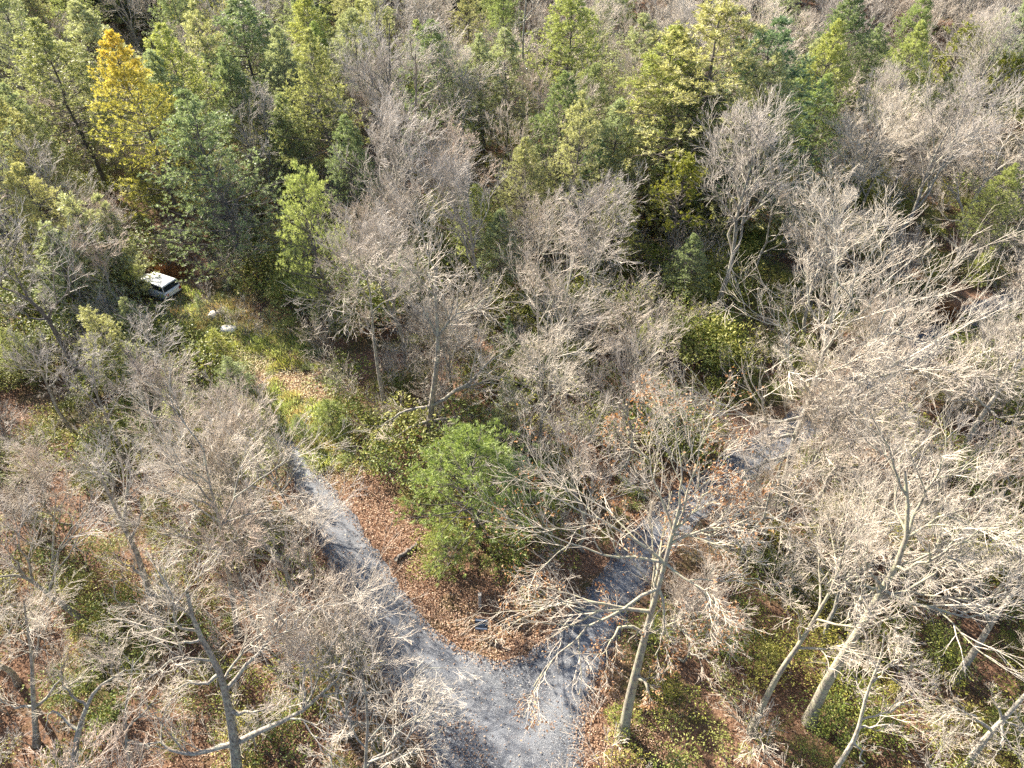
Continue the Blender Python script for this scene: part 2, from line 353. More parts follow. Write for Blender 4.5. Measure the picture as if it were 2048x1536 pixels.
# ------------------------------------------------------------------ traced bare trees
def traced(name, trunk, limbs, r, label, matb='bark', matt='twig', zs=1.0, minr=0.0095, base=None, cat='bare tree', seed=1,
           auto=4, spec=FINE, dens=1.0, group=None, leaves=0, depth=0.35, tipr=0.2):
    rng = np.random.default_rng(seed)
    b0 = at(*trunk[0][:2], 0) if base is None else np.array(base, float)
    minr = 0.0055 if b0[1] < 18 else 0.008 if b0[1] < 40 else 0.011
    tp = [b0]
    for q in (trunk[1:] if base is None else trunk):
        z = max(0.2, zat(b0, q[0], q[1]) * zs)
        tp.append(at(q[0], q[1], z))
    tp = np.array(tp)
    tpts, trad = resample(tp, r, r * tipr, 12)
    trad[0] *= 1.3
    tb = MB(); tb.tubes(tpts[None], trad[None], 8)
    cb = MB()
    Ps, Rs = [], []
    for lb in limbs:
        st = lb[0]
        d = [(proj(p)[0] - st[0]) ** 2 + (proj(p)[1] - st[1]) ** 2 for p in tpts]
        # limbs may also start on an earlier limb
        cand = [(min(d), tpts[int(np.argmin(d))], trad[int(np.argmin(d))])]
        for pp, rr in zip(Ps, Rs):
            dd = [(proj(p)[0] - st[0]) ** 2 + (proj(p)[1] - st[1]) ** 2 for p in pp]
            cand.append((min(dd) + 60, pp[int(np.argmin(dd))], rr[int(np.argmin(dd))]))
        cand.sort(key=lambda x: x[0]); p0, r0 = cand[0][1], cand[0][2]
        z0 = p0[2]; line = [p0]
        for k, q in enumerate(lb[1:]):
            dz = q[2] if len(q) > 2 else None
            if dz is None:    # split the rise between height and distance
                zv = zat(p0, q[0], q[1]); dz = (zv - z0) * 0.6
            line.append(at(q[0], q[1], z0 + dz))
        lp, lr = resample(line, min(r0 * 0.75, r * 0.62), 0.014, 9, 0.05, rng)
        Ps.append(lp); Rs.append(lr)
    if Ps:
        Pa = np.stack(Ps); Ra = np.stack(Rs)
        cb.tubes(Pa, Ra, 6, 0)
    # leader limbs from the trunk itself
    if auto:
        pp, pr, t_ = rep(tpts[None], trad[None], auto, rng, 0.5, 1.0)
        hh = tpts[-1, 2]
        L = hh * 0.26 * rng.uniform(0.7, 1.3, len(t_)); A = np.radians(38) * rng.uniform(0.5, 1.4, len(t_))
        c, rr = grow(rng, pp, pr, t_, A, L, 0.013 * L + 0.012, K=8, wob=0.16, up=0.08, tip=0.25)
        cb.tubes(c, rr, 5, 0)
        if Ps: Pa = np.concatenate([Pa, c]); Ra = np.concatenate([Ra, rr])
        else: Pa, Ra = c, rr
    last = twiggery(cb, rng, Pa, Ra, spec, minr, dens)
    root = link(name, None, None, tuple(b0)); root.empty_display_size = 0.5
    tag(root, label, cat, group)
    for mbx in (tb, cb):
        mbx.v = [v - b0 for v in mbx.v]
    link('trunk', tb.mesh(name + '_trunk', [M[matb]]), root)
    link('crown', cb.mesh(name + '_crown', [M[matb], M[matt]]), root)
    if leaves:
        lb = MB(); tips = last[:, -1]; idx = rng.choice(len(tips), leaves)
        # dead leaves hang on in clusters
        cl = tips[idx] ; keep = (np.sin(cl[:, 0] * 1.9 + 1) + np.sin(cl[:, 1] * 2.3) + np.sin(cl[:, 2] * 1.7)) > 0.1
        cl = cl[keep] - b0; cl = cl + rng.normal(size=cl.shape) * 0.08
        lb.cards(cl, rng.normal(size=cl.shape) + [0, 0, -0.7], rng.normal(size=cl.shape), rng.uniform(0.08, 0.14, len(cl)), rng.uniform(0.05, 0.08, len(cl)))
        link('dead_leaves', lb.mesh(name + '_leaves', [M['rust']]), root)
    FEAT.append(b0)
    return root
FEAT = []

# ------------------------------------------------------------------ conifers
def pine_mesh(seed, h=14.0, R=3.2, z0=0.18, whorls=14, per=8, tuft=9, blade=0.21, bw=0.034, shape=0.85, up0=0.05, up1=0.75, ntuft=4, r=0.17, sub=11, spray=0.45, gap=0.0):
    rng = np.random.default_rng(seed)
    n = 10; pts = np.zeros((n, 3)); pts[:, 2] = np.linspace(0, h * 0.985, n); pts[1:, :2] = np.cumsum(rng.normal(size=(n - 1, 2)) * 0.08, 0)
    tr = r * (1 - np.linspace(0, 1, n) * 0.93); tr[0] *= 1.2
    tb = MB(); tb.tubes(pts[None], tr[None], 7)
    zs_ = z0 + (1 - z0) * (np.linspace(0, 0.985, whorls) ** 0.92)
    t_ = np.repeat(zs_, per) + rng.normal(size=whorls * per) * 0.006
    t_ = np.clip(t_, 0.02, 0.995)
    az = np.tile(np.arange(per) * 2 * math.pi / per, whorls) + np.repeat(rng.random(whorls) * 6.28, per) + rng.normal(size=len(t_)) * 0.3
    keep = rng.random(len(t_)) > gap
    t_, az = t_[keep], az[keep]
    q = (t_ - z0) / (1 - z0)
    prof = np.clip(1 - q, 0.02, 1) ** shape * np.clip(0.62 + q * 2.2, 0, 1)
    side = 1 + 0.25 * np.sin(az * 2 + rng.random() * 6) * rng.random()
    L = R * prof * side * rng.uniform(0.72, 1.18, len(t_)) + 0.12
    el = up0 + (up1 - up0) * q ** 1.5 + rng.normal(size=len(t_)) * 0.1
    K = 6; B = np.zeros((len(t_), K + 1, 3))
    x = t_ * (n - 1) / 0.985; x = np.clip(x, 0, n - 1.01); i = x.astype(int); f = (x - i)[:, None]
    B[:, 0] = pts[i] * (1 - f) + pts[i + 1] * f
    d = np.stack([np.cos(az) * np.cos(el), np.sin(az) * np.cos(el), np.sin(el)], 1)
    for k in range(K):
        B[:, k + 1] = B[:, k] + d * (L / K)[:, None]
        d = d + rng.normal(size=d.shape) * 0.07; d[:, 2] += 0.05; d /= np.linalg.norm(d, axis=1, keepdims=True)
    Br = (0.012 + L * 0.011)[:, None] * (1 - np.linspace(0, 1, K + 1) * 0.75)[None]
    fb = MB(); fb.tubes(B, Br, 4, 1)
    pp, pr, tt = rep(B, Br, sub, rng, 0.22, 1.0)
    Lp = np.repeat(L, sub)
    SL = Lp * spray * (1.1 - 0.7 * tt) * rng.uniform(0.7, 1.3, len(tt)) + 0.09
    kp = rng.random(len(tt)) < np.clip(Lp / 1.5, 0.16, 1); pp, pr, tt, Lp, SL = pp[kp], pr[kp], tt[kp], Lp[kp], SL[kp]
    c, rr = grow(rng, pp, pr, tt, np.radians(52) * rng.uniform(0.6, 1.25, len(tt)), SL, np.full(len(tt), 0.011), K=3, wob=0.14, up=0.04, tip=0.5, flat=0.88)
    fb.tubes(c, rr, 3, 1)
    # tufts of needles along every spray, each a brush of blades
    ns = max(2, ntuft)
    pp, pr, tt = rep(c, rr, ns, rng, 0.25, 1.08)
    x = np.clip(tt, 0, 0.999) * 3; i = x.astype(int); f = (x - i)[:, None]; ar = np.arange(len(tt))
    base = pp[ar, i] * (1 - f) + pp[ar, i + 1] * f
    dr = pp[ar, i + 1] - pp[ar, i]; dr /= np.linalg.norm(dr, axis=1, keepdims=True) + 1e-9
    dr = dr + rng.normal(size=dr.shape) * 0.35; dr[:, 2] += 0.25
    base = np.repeat(base + rng.normal(size=base.shape) * 0.05, tuft, 0); dr = np.repeat(dr, tuft, 0)
    bd = dr / np.linalg.norm(dr, axis=1, keepdims=True) + rng.normal(size=dr.shape) * 0.55
    fb.cards(base, bd, rng.normal(size=bd.shape), blade * rng.uniform(0.7, 1.3, len(bd)), bw * rng.uniform(0.7, 1.3, len(bd)))
    return tb, fb
def pitch_mesh(seed, h=11.0, R=2.6, n_cl=46, tuft=16):
    """open trunk with a rounded, clumped crown"""
    rng = np.random.default_rng(seed)
    n = 9; pts = np.zeros((n, 3)); pts[:, 2] = np.linspace(0, h * 0.9, n); pts[1:, :2] = np.cumsum(rng.normal(size=(n - 1, 2)) * 0.14, 0)
    tr = 0.17 * (1 - np.linspace(0, 1, n) * 0.85)
    tb = MB(); tb.tubes(pts[None], tr[None], 7); fb = MB()
    pp, pr, t_ = rep(pts[None], tr[None], n_cl, rng, 0.5, 1.0)
    q = (t_ - 0.5) / 0.5
    L = R * np.sqrt(np.clip(1 - (q * 1.0 - 0.25) ** 2 / 0.62, 0.12, 1)) * rng.uniform(0.7, 1.15, len(t_))
    A = np.radians(82 - 55 * q) * rng.uniform(0.85, 1.1, len(t_))
    c, rr = grow(rng, pp, pr, t_, A, L, 0.03 + L * 0.01, K=5, wob=0.2, up=0.05, tip=0.3); fb.tubes(c, rr, 5, 1)
    p2, r2, t2 = rep(c, rr, 7, rng, 0.35, 1.0)
    c2, rr2 = grow(rng, p2, r2, t2, np.radians(50) * rng.uniform(0.6, 1.3, len(t2)), rng.uniform(0.35, 0.8, len(t2)), np.full(len(t2), 0.014), K=3, wob=0.2, up=0.2, tip=0.5); fb.tubes(c2, rr2, 3, 1)
    p3, r3, t3 = rep(c2, rr2, 3, rng, 0.4, 1.05)
    ar = np.arange(len(t3)); x = np.clip(t3, 0, 0.999) * 3; i = x.astype(int); f = (x - i)[:, None]
    base = p3[ar, i] * (1 - f) + p3[ar, i + 1] * f
    base = np.repeat(base, tuft, 0); bd = rng.normal(size=base.shape); bd[:, 2] = np.abs(bd[:, 2]) * 1.1 + 0.1
    fb.cards(base, bd, rng.normal(size=bd.shape), rng.uniform(0.13, 0.24, len(bd)), rng.uniform(0.03, 0.05, len(bd)))
    return tb, fb

# ------------------------------------------------------------------ ground
g = MB(); nx = 121
xs = np.linspace(-450, 450, nx); ys = np.linspace(-60, 840, nx)
X, Y = np.meshgrid(xs, ys); Z = np.where(Y > 150, 0.6 * np.sin(X * 0.02) * np.minimum(1, (Y - 150) / 60), 0.0)
ii = (np.arange(nx - 1)[:, None] * nx + np.arange(nx - 1)[None]).ravel()
g.add(np.stack([X, Y, Z], -1), np.stack([ii, ii + 1, ii + nx + 1, ii + nx], 1))
tag(link('ground', g.mesh('ground', [M['floor']])), kind='structure')

rs = np.random.default_rng(5)
def jitter_line(pts, step=0.35, amp=0.16, close=False):
    pts = np.array([at(*p)[:2] for p in pts]); d = np.r_[0, np.cumsum(np.linalg.norm(np.diff(pts, axis=0), axis=1))]
    x = np.arange(0, d[-1], step); o = np.stack([np.interp(x, d, pts[:, i]) for i in range(2)], 1)
    for _ in range(6): o[1:-1] = (o[:-2] + o[1:-1] * 2 + o[2:]) / 4
    return o + np.convolve(rs.normal(size=len(o) + 2), [0.3, 0.5, 0.3], 'valid')[:, None] * amp * rs.uniform(-1, 1, 2)[None] + rs.normal(size=o.shape) * amp * 0.35
left_edge = [(905, 1700), (870, 1536), (818, 1440), (755, 1330), (700, 1215), (655, 1120), (615, 1030), (585, 960), (562, 905), (548, 875)]
tipr_edge = [(598, 872), (622, 915), (668, 978), (722, 1050), (780, 1140), (845, 1232), (905, 1290), (965, 1318), (1035, 1322), (1095, 1275), (1150, 1210), (1205, 1140), (1250, 1075), (1330, 990), (1440, 920), (1560, 840), (1690, 755), (1800, 690), (1930, 612), (2080, 560), (2250, 500)]
low_edge = [(2320, 555), (2120, 605), (1980, 655), (1860, 722), (1755, 790), (1630, 878), (1490, 970), (1392, 1050), (1322, 1130), (1252, 1245), (1205, 1340), (1172, 1430), (1165, 1536), (1190, 1700)]
poly = np.concatenate([jitter_line(left_edge), jitter_line(tipr_edge), jitter_line(low_edge)])
def inside(p, poly):
    x, y = p[:, 0], p[:, 1]; r_ = np.zeros(len(p), bool); j = len(poly) - 1
    for i in range(len(poly)):
        xi, yi = poly[i]; xj, yj = poly[j]
        c = ((yi > y) != (yj > y)) & (x < (xj - xi) * (y - yi) / (yj - yi + 1e-12) + xi); r_ ^= c; j = i
    return r_
def seg_dist(p, line):
    line = np.asarray(line); best = np.full(len(p), 1e9); along = np.zeros(len(p))
    for a, b_ in zip(line[:-1], line[1:]):
        ab = b_ - a; t_ = np.clip(((p - a) @ ab) / (ab @ ab), 0, 1)
        d = np.linalg.norm(p - (a + t_[:, None] * ab), axis=1); best = np.minimum(best, d)
    return best
# a triangulated sheet with interior points so the wheel ruts can be worn into it
from mathutils.geometry import delaunay_2d_cdt
gx = np.stack(np.meshgrid(np.arange(-20, 70, 0.6), np.arange(3, 75, 0.6)), -1).reshape(-1, 2); gx = gx + rs.uniform(-0.12, 0.12, gx.shape)
gx = gx[inside(gx, poly)]; gx = gx[seg_dist(gx, np.r_[poly, poly[:1]]) > 0.22]
allp = [Vector(p) for p in np.r_[poly, gx]]
npoly = len(poly)
vv, ee, ff, *_ = delaunay_2d_cdt(allp, [(i, (i + 1) % npoly) for i in range(npoly)], [], 1, 1e-5)
me = bpy.data.meshes.new('gravel_road'); me.from_pydata([(p.x, p.y, 0.012) for p in vv], [], [tuple(f) for f in ff])
rut1 = [(575, 880), (628, 985), (690, 1100), (770, 1215), (860, 1330), (960, 1440), (1040, 1536), (1090, 1620)]
rut2 = [(600, 900), (650, 985), (720, 1085), (800, 1190), (880, 1280), (990, 1390), (1080, 1536)]
rut3 = [(1080, 1480), (1160, 1320), (1235, 1180), (1330, 1060), (1480, 960), (1650, 850)]
v2 = np.array([(v.co.x, v.co.y) for v in me.vertices])
rut = np.zeros(len(v2))
for rl, wd in ((rut1, 0.42), (rut2, 0.36), (rut3, 0.6)):
    d = seg_dist(v2, np.array([at(*p)[:2] for p in rl])); rut = np.maximum(rut, np.exp(-(d / wd) ** 2))
a_ = me.attributes.new('rut', 'FLOAT', 'POINT'); a_.data.foreach_set('value', rut.astype(np.float32))
me.materials.append(M['gravel']); tag(link('gravel_road', me), kind='structure')

# ------------------------------------------------------------------ scattered stuff (uncountable): one object each
def scatter(name, label, pts, rz, scl, protos, idx, tilt=None):
    me = bpy.data.meshes.new(name); me.from_pydata([tuple(p) for p in pts], [], [])
    rot = np.zeros((len(pts), 3)); rot[:, 2] = rz
    if tilt is not None: rot[:, :2] = tilt
    a = me.attributes.new('rot', 'FLOAT_VECTOR', 'POINT'); a.data.foreach_set('vector', rot.ravel().astype(np.float32))
    a = me.attributes.new('scl', 'FLOAT', 'POINT'); a.data.foreach_set('value', np.asarray(scl, np.float32))
    a = me.attributes.new('idx', 'INT', 'POINT'); a.data.foreach_set('value', np.asarray(idx, np.int32))
    pc = bpy.data.collections.new(name + '_pieces')
    for k, p in enumerate(protos):
        o = bpy.data.objects.new('%s_piece_%02d' % (name, k), p); pc.objects.link(o)
    ng = bpy.data.node_groups.new(name, 'GeometryNodeTree')
    ng.interface.new_socket('Geometry', in_out='INPUT', socket_type='NodeSocketGeometry')
    ng.interface.new_socket('Geometry', in_out='OUTPUT', socket_type='NodeSocketGeometry')
    gi = ng.nodes.new('NodeGroupInput'); go = ng.nodes.new('NodeGroupOutput')
    ip = ng.nodes.new('GeometryNodeInstanceOnPoints'); ci = ng.nodes.new('GeometryNodeCollectionInfo')
    ci.inputs['Collection'].default_value = pc; ci.inputs['Separate Children'].default_value = True; ci.inputs['Reset Children'].default_value = True
    def na(nm, ty):
        x = ng.nodes.new('GeometryNodeInputNamedAttribute'); x.data_type = ty; x.inputs[0].default_value = nm; return x.outputs[0]
    ng.links.new(gi.outputs[0], ip.inputs['Points']); ng.links.new(ci.outputs[0], ip.inputs['Instance'])
    ip.inputs['Pick Instance'].default_value = True
    ng.links.new(na('idx', 'INT'), ip.inputs['Instance Index']); ng.links.new(na('rot', 'FLOAT_VECTOR'), ip.inputs['Rotation'])
    ng.links.new(na('scl', 'FLOAT'), ip.inputs['Scale']); ng.links.new(ip.outputs[0], go.inputs[0])
    o = link(name, me); md = o.modifiers.new('scatter', 'NODES'); md.node_group = ng
    tag(o, label, None, None, 'stuff'); return o

def vnoise(p, s, seed):
    r_ = np.random.default_rng(seed); k = r_.normal(size=(7, 2)) / s; ph = r_.random(7) * 6.28
    return np.sin(p @ k.T + ph).mean(1) * 1.6

def px_of(p, z=0.0):
    q = np.c_[p, np.full(len(p), z)]; x, y, dd = proj(q.T); return x, y, dd
def ell(x, y, cx, cy, rx, ry, ang=0):
    a = math.radians(ang); u = (x - cx) * math.cos(a) + (y - cy) * math.sin(a); v = -(x - cx) * math.sin(a) + (y - cy) * math.cos(a)
    return np.exp(-((u / rx) ** 2 + (v / ry) ** 2))

def ground_pts(n, seed, y0=3, y1=112, powr=1.0):
    r_ = np.random.default_rng(seed)
    y = y0 + (y1 - y0) * r_.random(n) ** powr
    dep = y * cp + H * sp_; x = (r_.random(n) * 2 - 1) * (dep * 0.75 + 4) * 1.06
    return np.stack([x, y], 1)
def weight_uniform(p, r_):      # makes ground_pts uniform over area
    dep = p[:, 1] * cp + H * sp_; return r_.random(len(p)) < dep / dep.max()

track = np.array([at(*p)[:2] for p in [(625, 905), (590, 805), (548, 730), (490, 660), (420, 612), (345, 580)]])
# where the leaves lie open, and where evergreen laurel and brush grow
def open_leaf(p):
    x, y, _ = px_of(p)
    o = np.maximum(np.exp(-(seg_dist(p, track) / 3.2) ** 2), 0)
    for e in ((690, 930, 130, 40, 55), (790, 1065, 190, 44, 52), (890, 1228, 140, 55, 30), (1010, 1270, 110, 40, 0), (1235, 1500, 90, 70, 30), (1420, 1140, 110, 55, 45),
              (60, 830, 60, 60, 0), (340, 1040, 45, 30, 40), (420, 560, 60, 40, 30), (1360, 640, 60, 30, 30), (1250, 830, 90, 30, 0), (140, 930, 50, 30, 0), (640, 1120, 35, 110, -28)):
        o = np.maximum(o, ell(x, y, *e))
    return o * np.clip(0.86 + 0.55 * vnoise(p, 1.3, 12), 0.2, 1)
def laurel_w(p):
    x, y, _ = px_of(p)
    o = 0.42 + 0.4 * vnoise(p, 3.2, 3)
    for a, *e in ((1.0, 1480, 720, 170, 90), (.8, 1240, 560, 120, 90), (1.0, 140, 1160, 130, 80), (.9, 250, 1290, 130, 90), (.9, 400, 1290, 70, 90), (1.0, 760, 880, 60, 60), (.9, 640, 850, 60, 40),
                  (.9, 1900, 1200, 170, 110), (1., 1650, 1430, 170, 100), (.9, 930, 560, 60, 60), (1., 960, 290, 80, 50), (.9, 870, 1140, 70, 60), (.8, 780, 1000, 40, 60), (.9, 1700, 420, 130, 90), (.8, 1130, 640, 120, 90),
                  (.8, 1850, 1400, 180, 110), (.9, 620, 1230, 50, 90), (.8, 960, 1200, 60, 40), (.95, 350, 690, 170, 130), (.9, 130, 600, 150, 160), (.8, 300, 850, 200, 130), (.9, 1600, 1250, 250, 120), (.8, 1060, 740, 90, 60), (.7, 1560, 1000, 80, 40), (.8, 600, 1450, 120, 60), (.6, 1300, 450, 200, 80)):
        o = np.maximum(o, a * ell(x, y, *e))
    return o

def laurel_clump(seed, mat, n=700, R=0.95, hh=1.3, L=(0.07, 0.12), W=(0.03, 0.05)):
    r_ = np.random.default_rng(seed)
    k = 9; cc = r_.normal(size=(k, 3)) * [R * 0.5, R * 0.5, 0.15] + [0, 0, hh * 0.6]; cr0 = r_.uniform(0.3, 0.55, k)
    c = r_.integers(0, k, n); d = r_.normal(size=(n, 3)); d[:, 2] = np.abs(d[:, 2]) * 0.9 - 0.15; d /= np.linalg.norm(d, axis=1, keepdims=True)
    p = cc[c] + d * (cr0[c] * r_.uniform(0.55, 1.05, n))[:, None]; p[:, 2] = np.maximum(p[:, 2], 0.05)
    fb = MB(); fb.cards(p, d * [1, 1, 0.3] + r_.normal(size=(n, 3)) * 0.5, d + r_.normal(size=(n, 3)) * 0.5 + [0, 0, 0.6], r_.uniform(*L, n), r_.uniform(*W, n), 0)
    st = np.zeros((k, 4, 3)); st[:] = cc[:, None]; tt = np.linspace(0, 1, 4)[None, :, None]; st = st * tt + r_.normal(size=st.shape) * 0.04
    fb.tubes(st, np.full((k, 4), 0.014), 3, 1)
    return fb.mesh('laurel_clump', [mat, M['bark_dark']])
def brush_clump(seed, mat, hh=2.6, n=8, minr=0.0095, dens=1.0):
    r_ = np.random.default_rng(seed)
    P = np.zeros((n, 6, 3)); az = r_.random(n) * 6.28; lean = r_.uniform(0.1, 0.55, n); L = hh * r_.uniform(0.6, 1.15, n)
    d = np.stack([np.cos(az) * lean, np.sin(az) * lean, np.ones(n)], 1); P[:, 0, :2] = r_.normal(size=(n, 2)) * 0.3
    for k in range(5):
        d /= np.linalg.norm(d, axis=1, keepdims=True); P[:, k + 1] = P[:, k] + d * (L / 5)[:, None]
        d = d + r_.normal(size=d.shape) * 0.15; d[:, :2] += np.stack([np.cos(az), np.sin(az)], 1) * 0.06
    R = np.linspace(0.026, 0.010, 6)[None].repeat(n, 0)
    b_ = MB(); b_.tubes(P, R, 4, 0)
    twiggery(b_, r_, P, R, [(6, 34, 0.42, 0.2, 3, 3), (4, 36, 0.5, 0.15, 3, 2), (2, 36, 0.55, 0.15, 3, 2)], minr, dens, 0.08)
    return b_.mesh('brush_clump', [M['bark'], mat])

rg = np.random.default_rng(77)
SP_AV = [at(963, 1262)[:2], at(318, 584)[:2], at(330, 600)[:2], at(963, 1290)[:2]]
# fallen leaves: individual cards over the open ground, thick at the road edges
p = np.concatenate([ground_pts(330000, 11, 4, 62), np.array([at(*q)[:2] for q in np.c_[rg.uniform(380, 1350, 200000), rg.uniform(600, 1536, 200000)]])])
ol = open_leaf(p); ins = inside(p, poly); de = seg_dist(p, np.r_[poly, poly[:1]])
prob = 0.22 + 0.8 * ol
xr_ = px_of(p)[0]
prob = np.where(ins, 0.45 * np.exp(-(de / 0.38) ** 2) + 0.015 + 0.10 * (vnoise(p, 1.2, 8) > 0.5) + 0.35 * np.clip((xr_ - 1330) / 200, 0, 1), prob)
keep = rg.random(len(p)) < prob; p = p[keep]; ol = ol[keep]
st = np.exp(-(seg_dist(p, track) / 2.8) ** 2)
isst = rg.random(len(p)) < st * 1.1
def leaf_sheet(name, label, pts, mat, L):
    n = len(pts); fb = MB()
    nrm = rg.normal(size=(n, 3)) * 0.55 + [0, 0, 1]
    dd = rg.normal(size=(n, 3)); dd[:, 2] *= 0.25
    c = np.c_[pts, rg.uniform(0.02, 0.09, n)]; c[:, 2] += np.abs(dd[:, 2]) * 0.05
    fb.cards(c, dd, nrm, rg.uniform(*L, n), rg.uniform(*L, n) * 0.62)
    return tag(link(name, fb.mesh(name, [mat])), label, kind='stuff')
leaf_sheet('fallen_leaves', 'brown and russet fallen oak leaves covering the forest floor', p[~isst], M['leaf'], (0.06, 0.125))
leaf_sheet('sunlit_tone_leaves', 'fallen leaves on the track to the car, coloured pale for its sunlight', p[isst], M['straw'], (0.06, 0.125))  # the track's sunlight is put into these leaves' pale colour

# laurel undergrowth
p = ground_pts(15000, 21, 4, 108); p = p[weight_uniform(p, rg)]
ok = (~inside(p, poly)) & (seg_dist(p, poly) > 0.9) & (rg.random(len(p)) < laurel_w(p) * (1 - 0.96 * np.minimum(1, open_leaf(p) * 1.25)))
for s_ in SP_AV: ok &= np.linalg.norm(p - s_, axis=1) > (2.0 if s_[0] > -10 else 3.4)
ok &= seg_dist(p, track) > 2.6 + 0.8 * vnoise(p, 1.5, 19)
p = p[ok]
LC = [laurel_clump(100 + i, M['laurel'] if i % 3 else M['laurel2']) for i in range(7)]
scatter('laurel_undergrowth', 'glossy dark green laurel thicket growing under the bare trees', np.c_[p, np.zeros(len(p))], rg.random(len(p)) * 6.28, rg.uniform(0.7, 1.5, len(p)) * (1 + 0.8 * (vnoise(p, 5, 14) > 0.25) * (p[:, 1] > 26)), LC, rg.integers(0, 7, len(p)))
print('laurel', len(p))
# grass and seedlings on the track, coloured pale for its sunlight
def grass_clump(seed, mat, n=260):
    r_ = np.random.default_rng(seed); p0 = r_.normal(size=(n, 3)) * [.28, .28, 0]; m_ = MB()
    m_.cards(p0, r_.normal(size=(n, 3)) * .5 + [0, 0, .8], r_.normal(size=(n, 3)), r_.uniform(.12, .5, n), r_.uniform(.02, .05, n)); return m_.mesh('grass_clump', [M[mat]])
p = np.array([at(*q)[:2] for q in np.c_[rg.uniform(330, 760, 9000), rg.uniform(560, 1000, 9000)]])
ok = (~inside(p, poly)) & (rg.random(len(p)) < 0.24 * np.exp(-(seg_dist(p, track) / 2.9) ** 2) * (0.5 + vnoise(p, 2.0, 6)))
p = p[ok]; print('grass', len(p))
scatter('track_grass', 'pale yellow green grass and seedlings growing over the leafy track', np.c_[p, np.zeros(len(p))], rg.random(len(p)) * 6.28, rg.uniform(.6, 1.4, len(p)), [grass_clump(1, 'pine_pale'), grass_clump(2, 'straw'), grass_clump(3, 'pine_lime')], rg.integers(0, 3, len(p)))
# bare brush
p = ground_pts(11000, 31, 3, 108); p = p[weight_uniform(p, rg)]
pb = 0.24 + 0.4 * vnoise(p, 4, 9)
x, y, _ = px_of(p, 1.5)
for e in ((400, 1430, 230, 110), (440, 690, 90, 110), (330, 600, 80, 45), (560, 720, 110, 80), (640, 850, 70, 60), (1480, 700, 110, 70), (1850, 470, 120, 60), (800, 500, 70, 60)): pb = pb * (1 - 0.8 * ell(x, y, *e))
pb = pb * (1 - 0.88 * np.minimum(1, open_leaf(p) * 1.2))
pb = pb * (1 - np.minimum(1, 1.1 * ell(x, y, 940, 1130, 100, 130)))
DRIVE = np.array([at(*q_)[:2] for q_ in [(1440, 1050), (1560, 960), (1700, 880), (1850, 790), (2000, 700)]])
ok = (~inside(p, poly)) & (seg_dist(p, poly) > np.where(px_of(p)[0] > 1380, 0.5, 1.3)) & (rg.random(len(p)) < pb + 0.5 * np.exp(-(seg_dist(p, DRIVE) / 2.2) ** 2))
for s_ in SP_AV: ok &= np.linalg.norm(p - s_, axis=1) > 2.6
p = p[ok]; print('brush', len(p))
BC = [brush_clump(200 + i, M[['twig', 'twig_grey', 'twig_pale', 'twig_red'][i % 4]], [2.2, 3.0, 3.6, 2.0, 4.4, 2.8][i]) for i in range(6)]
scatter('bare_brush', 'tangled leafless brush and saplings filling the ground between trees', np.c_[p, np.zeros(len(p))], rg.random(len(p)) * 6.28, rg.uniform(0.7, 1.3, len(p)), BC, rg.integers(0, 6, len(p)))

# ------------------------------------------------------------------ the traced bare trees
def bt(*a, **k): return traced('bare_tree', *a, **k)
bt(cr('C1', [(1655, 1350), (1700, 1100), (1740, 950), (1775, 800), (1795, 720), (1830, 600), (1870, 450), (1910, 330), (1930, 200), (1960, 100), (1990, 0)]),
   [cr('C1', [(1830, 500), (1650, 610, -.3), (1450, 720, -.6), (1330, 830, -.8), (1240, 890, -.8), (1170, 970, -1), (1145, 1060, -1.4)]),
    cr('C1', [(1790, 600), (1600, 575, .4), (1430, 560, .9), (1250, 600, 1), (1100, 600, 1.2), (1040, 660, 1.1)]),
    cr('C1', [(1920, 260), (1780, 310, 0), (1600, 300, .4), (1400, 240, .9), (1150, 150, 1.5)]),
    cr('C1', [(1910, 330), (1700, 190, .8), (1560, 90, 1.4), (1330, 0, 2), (1080, -150, 2.6)]),
    cr('C1', [(1930, 350), (2000, 420, -.2), (2048, 440, 0), (2135, 500, -.3), (2205, 580, -.5), (2290, 740, -1)]),
    cr('C1', [(1840, 490), (1900, 580, -.4), (1890, 740, -1.2), (1850, 870, -1.8)]),
    cr('C1', [(1960, 140), (2050, 160, 0), (2200, 190, .3), (2310, 195, .5), (2380, 300, .2)]),
    cr('C1', [(1985, 20), (2000, -250), (1960, -450), (1900, -600)]), cr('C1', [(1960, 100), (2060, -100), (2110, -350), (2100, -500)]), cr('C1', [(1935, 200), (1880, -50), (1810, -260), (1700, -380)]),
    cr('C1', [(1740, 950), (1790, 1050, .1), (1800, 1150, -.4)]),
    cr('C1', [(1800, 760), (1650, 680, .6), (1590, 800, .2), (1520, 900, -.2)])],
   0.27, 'tall pale oak with rust coloured dead leaves leaning over the gravel fork', 'bark_moss', 'twig_pale', seed=11, auto=5, leaves=6500, zs=0.82)
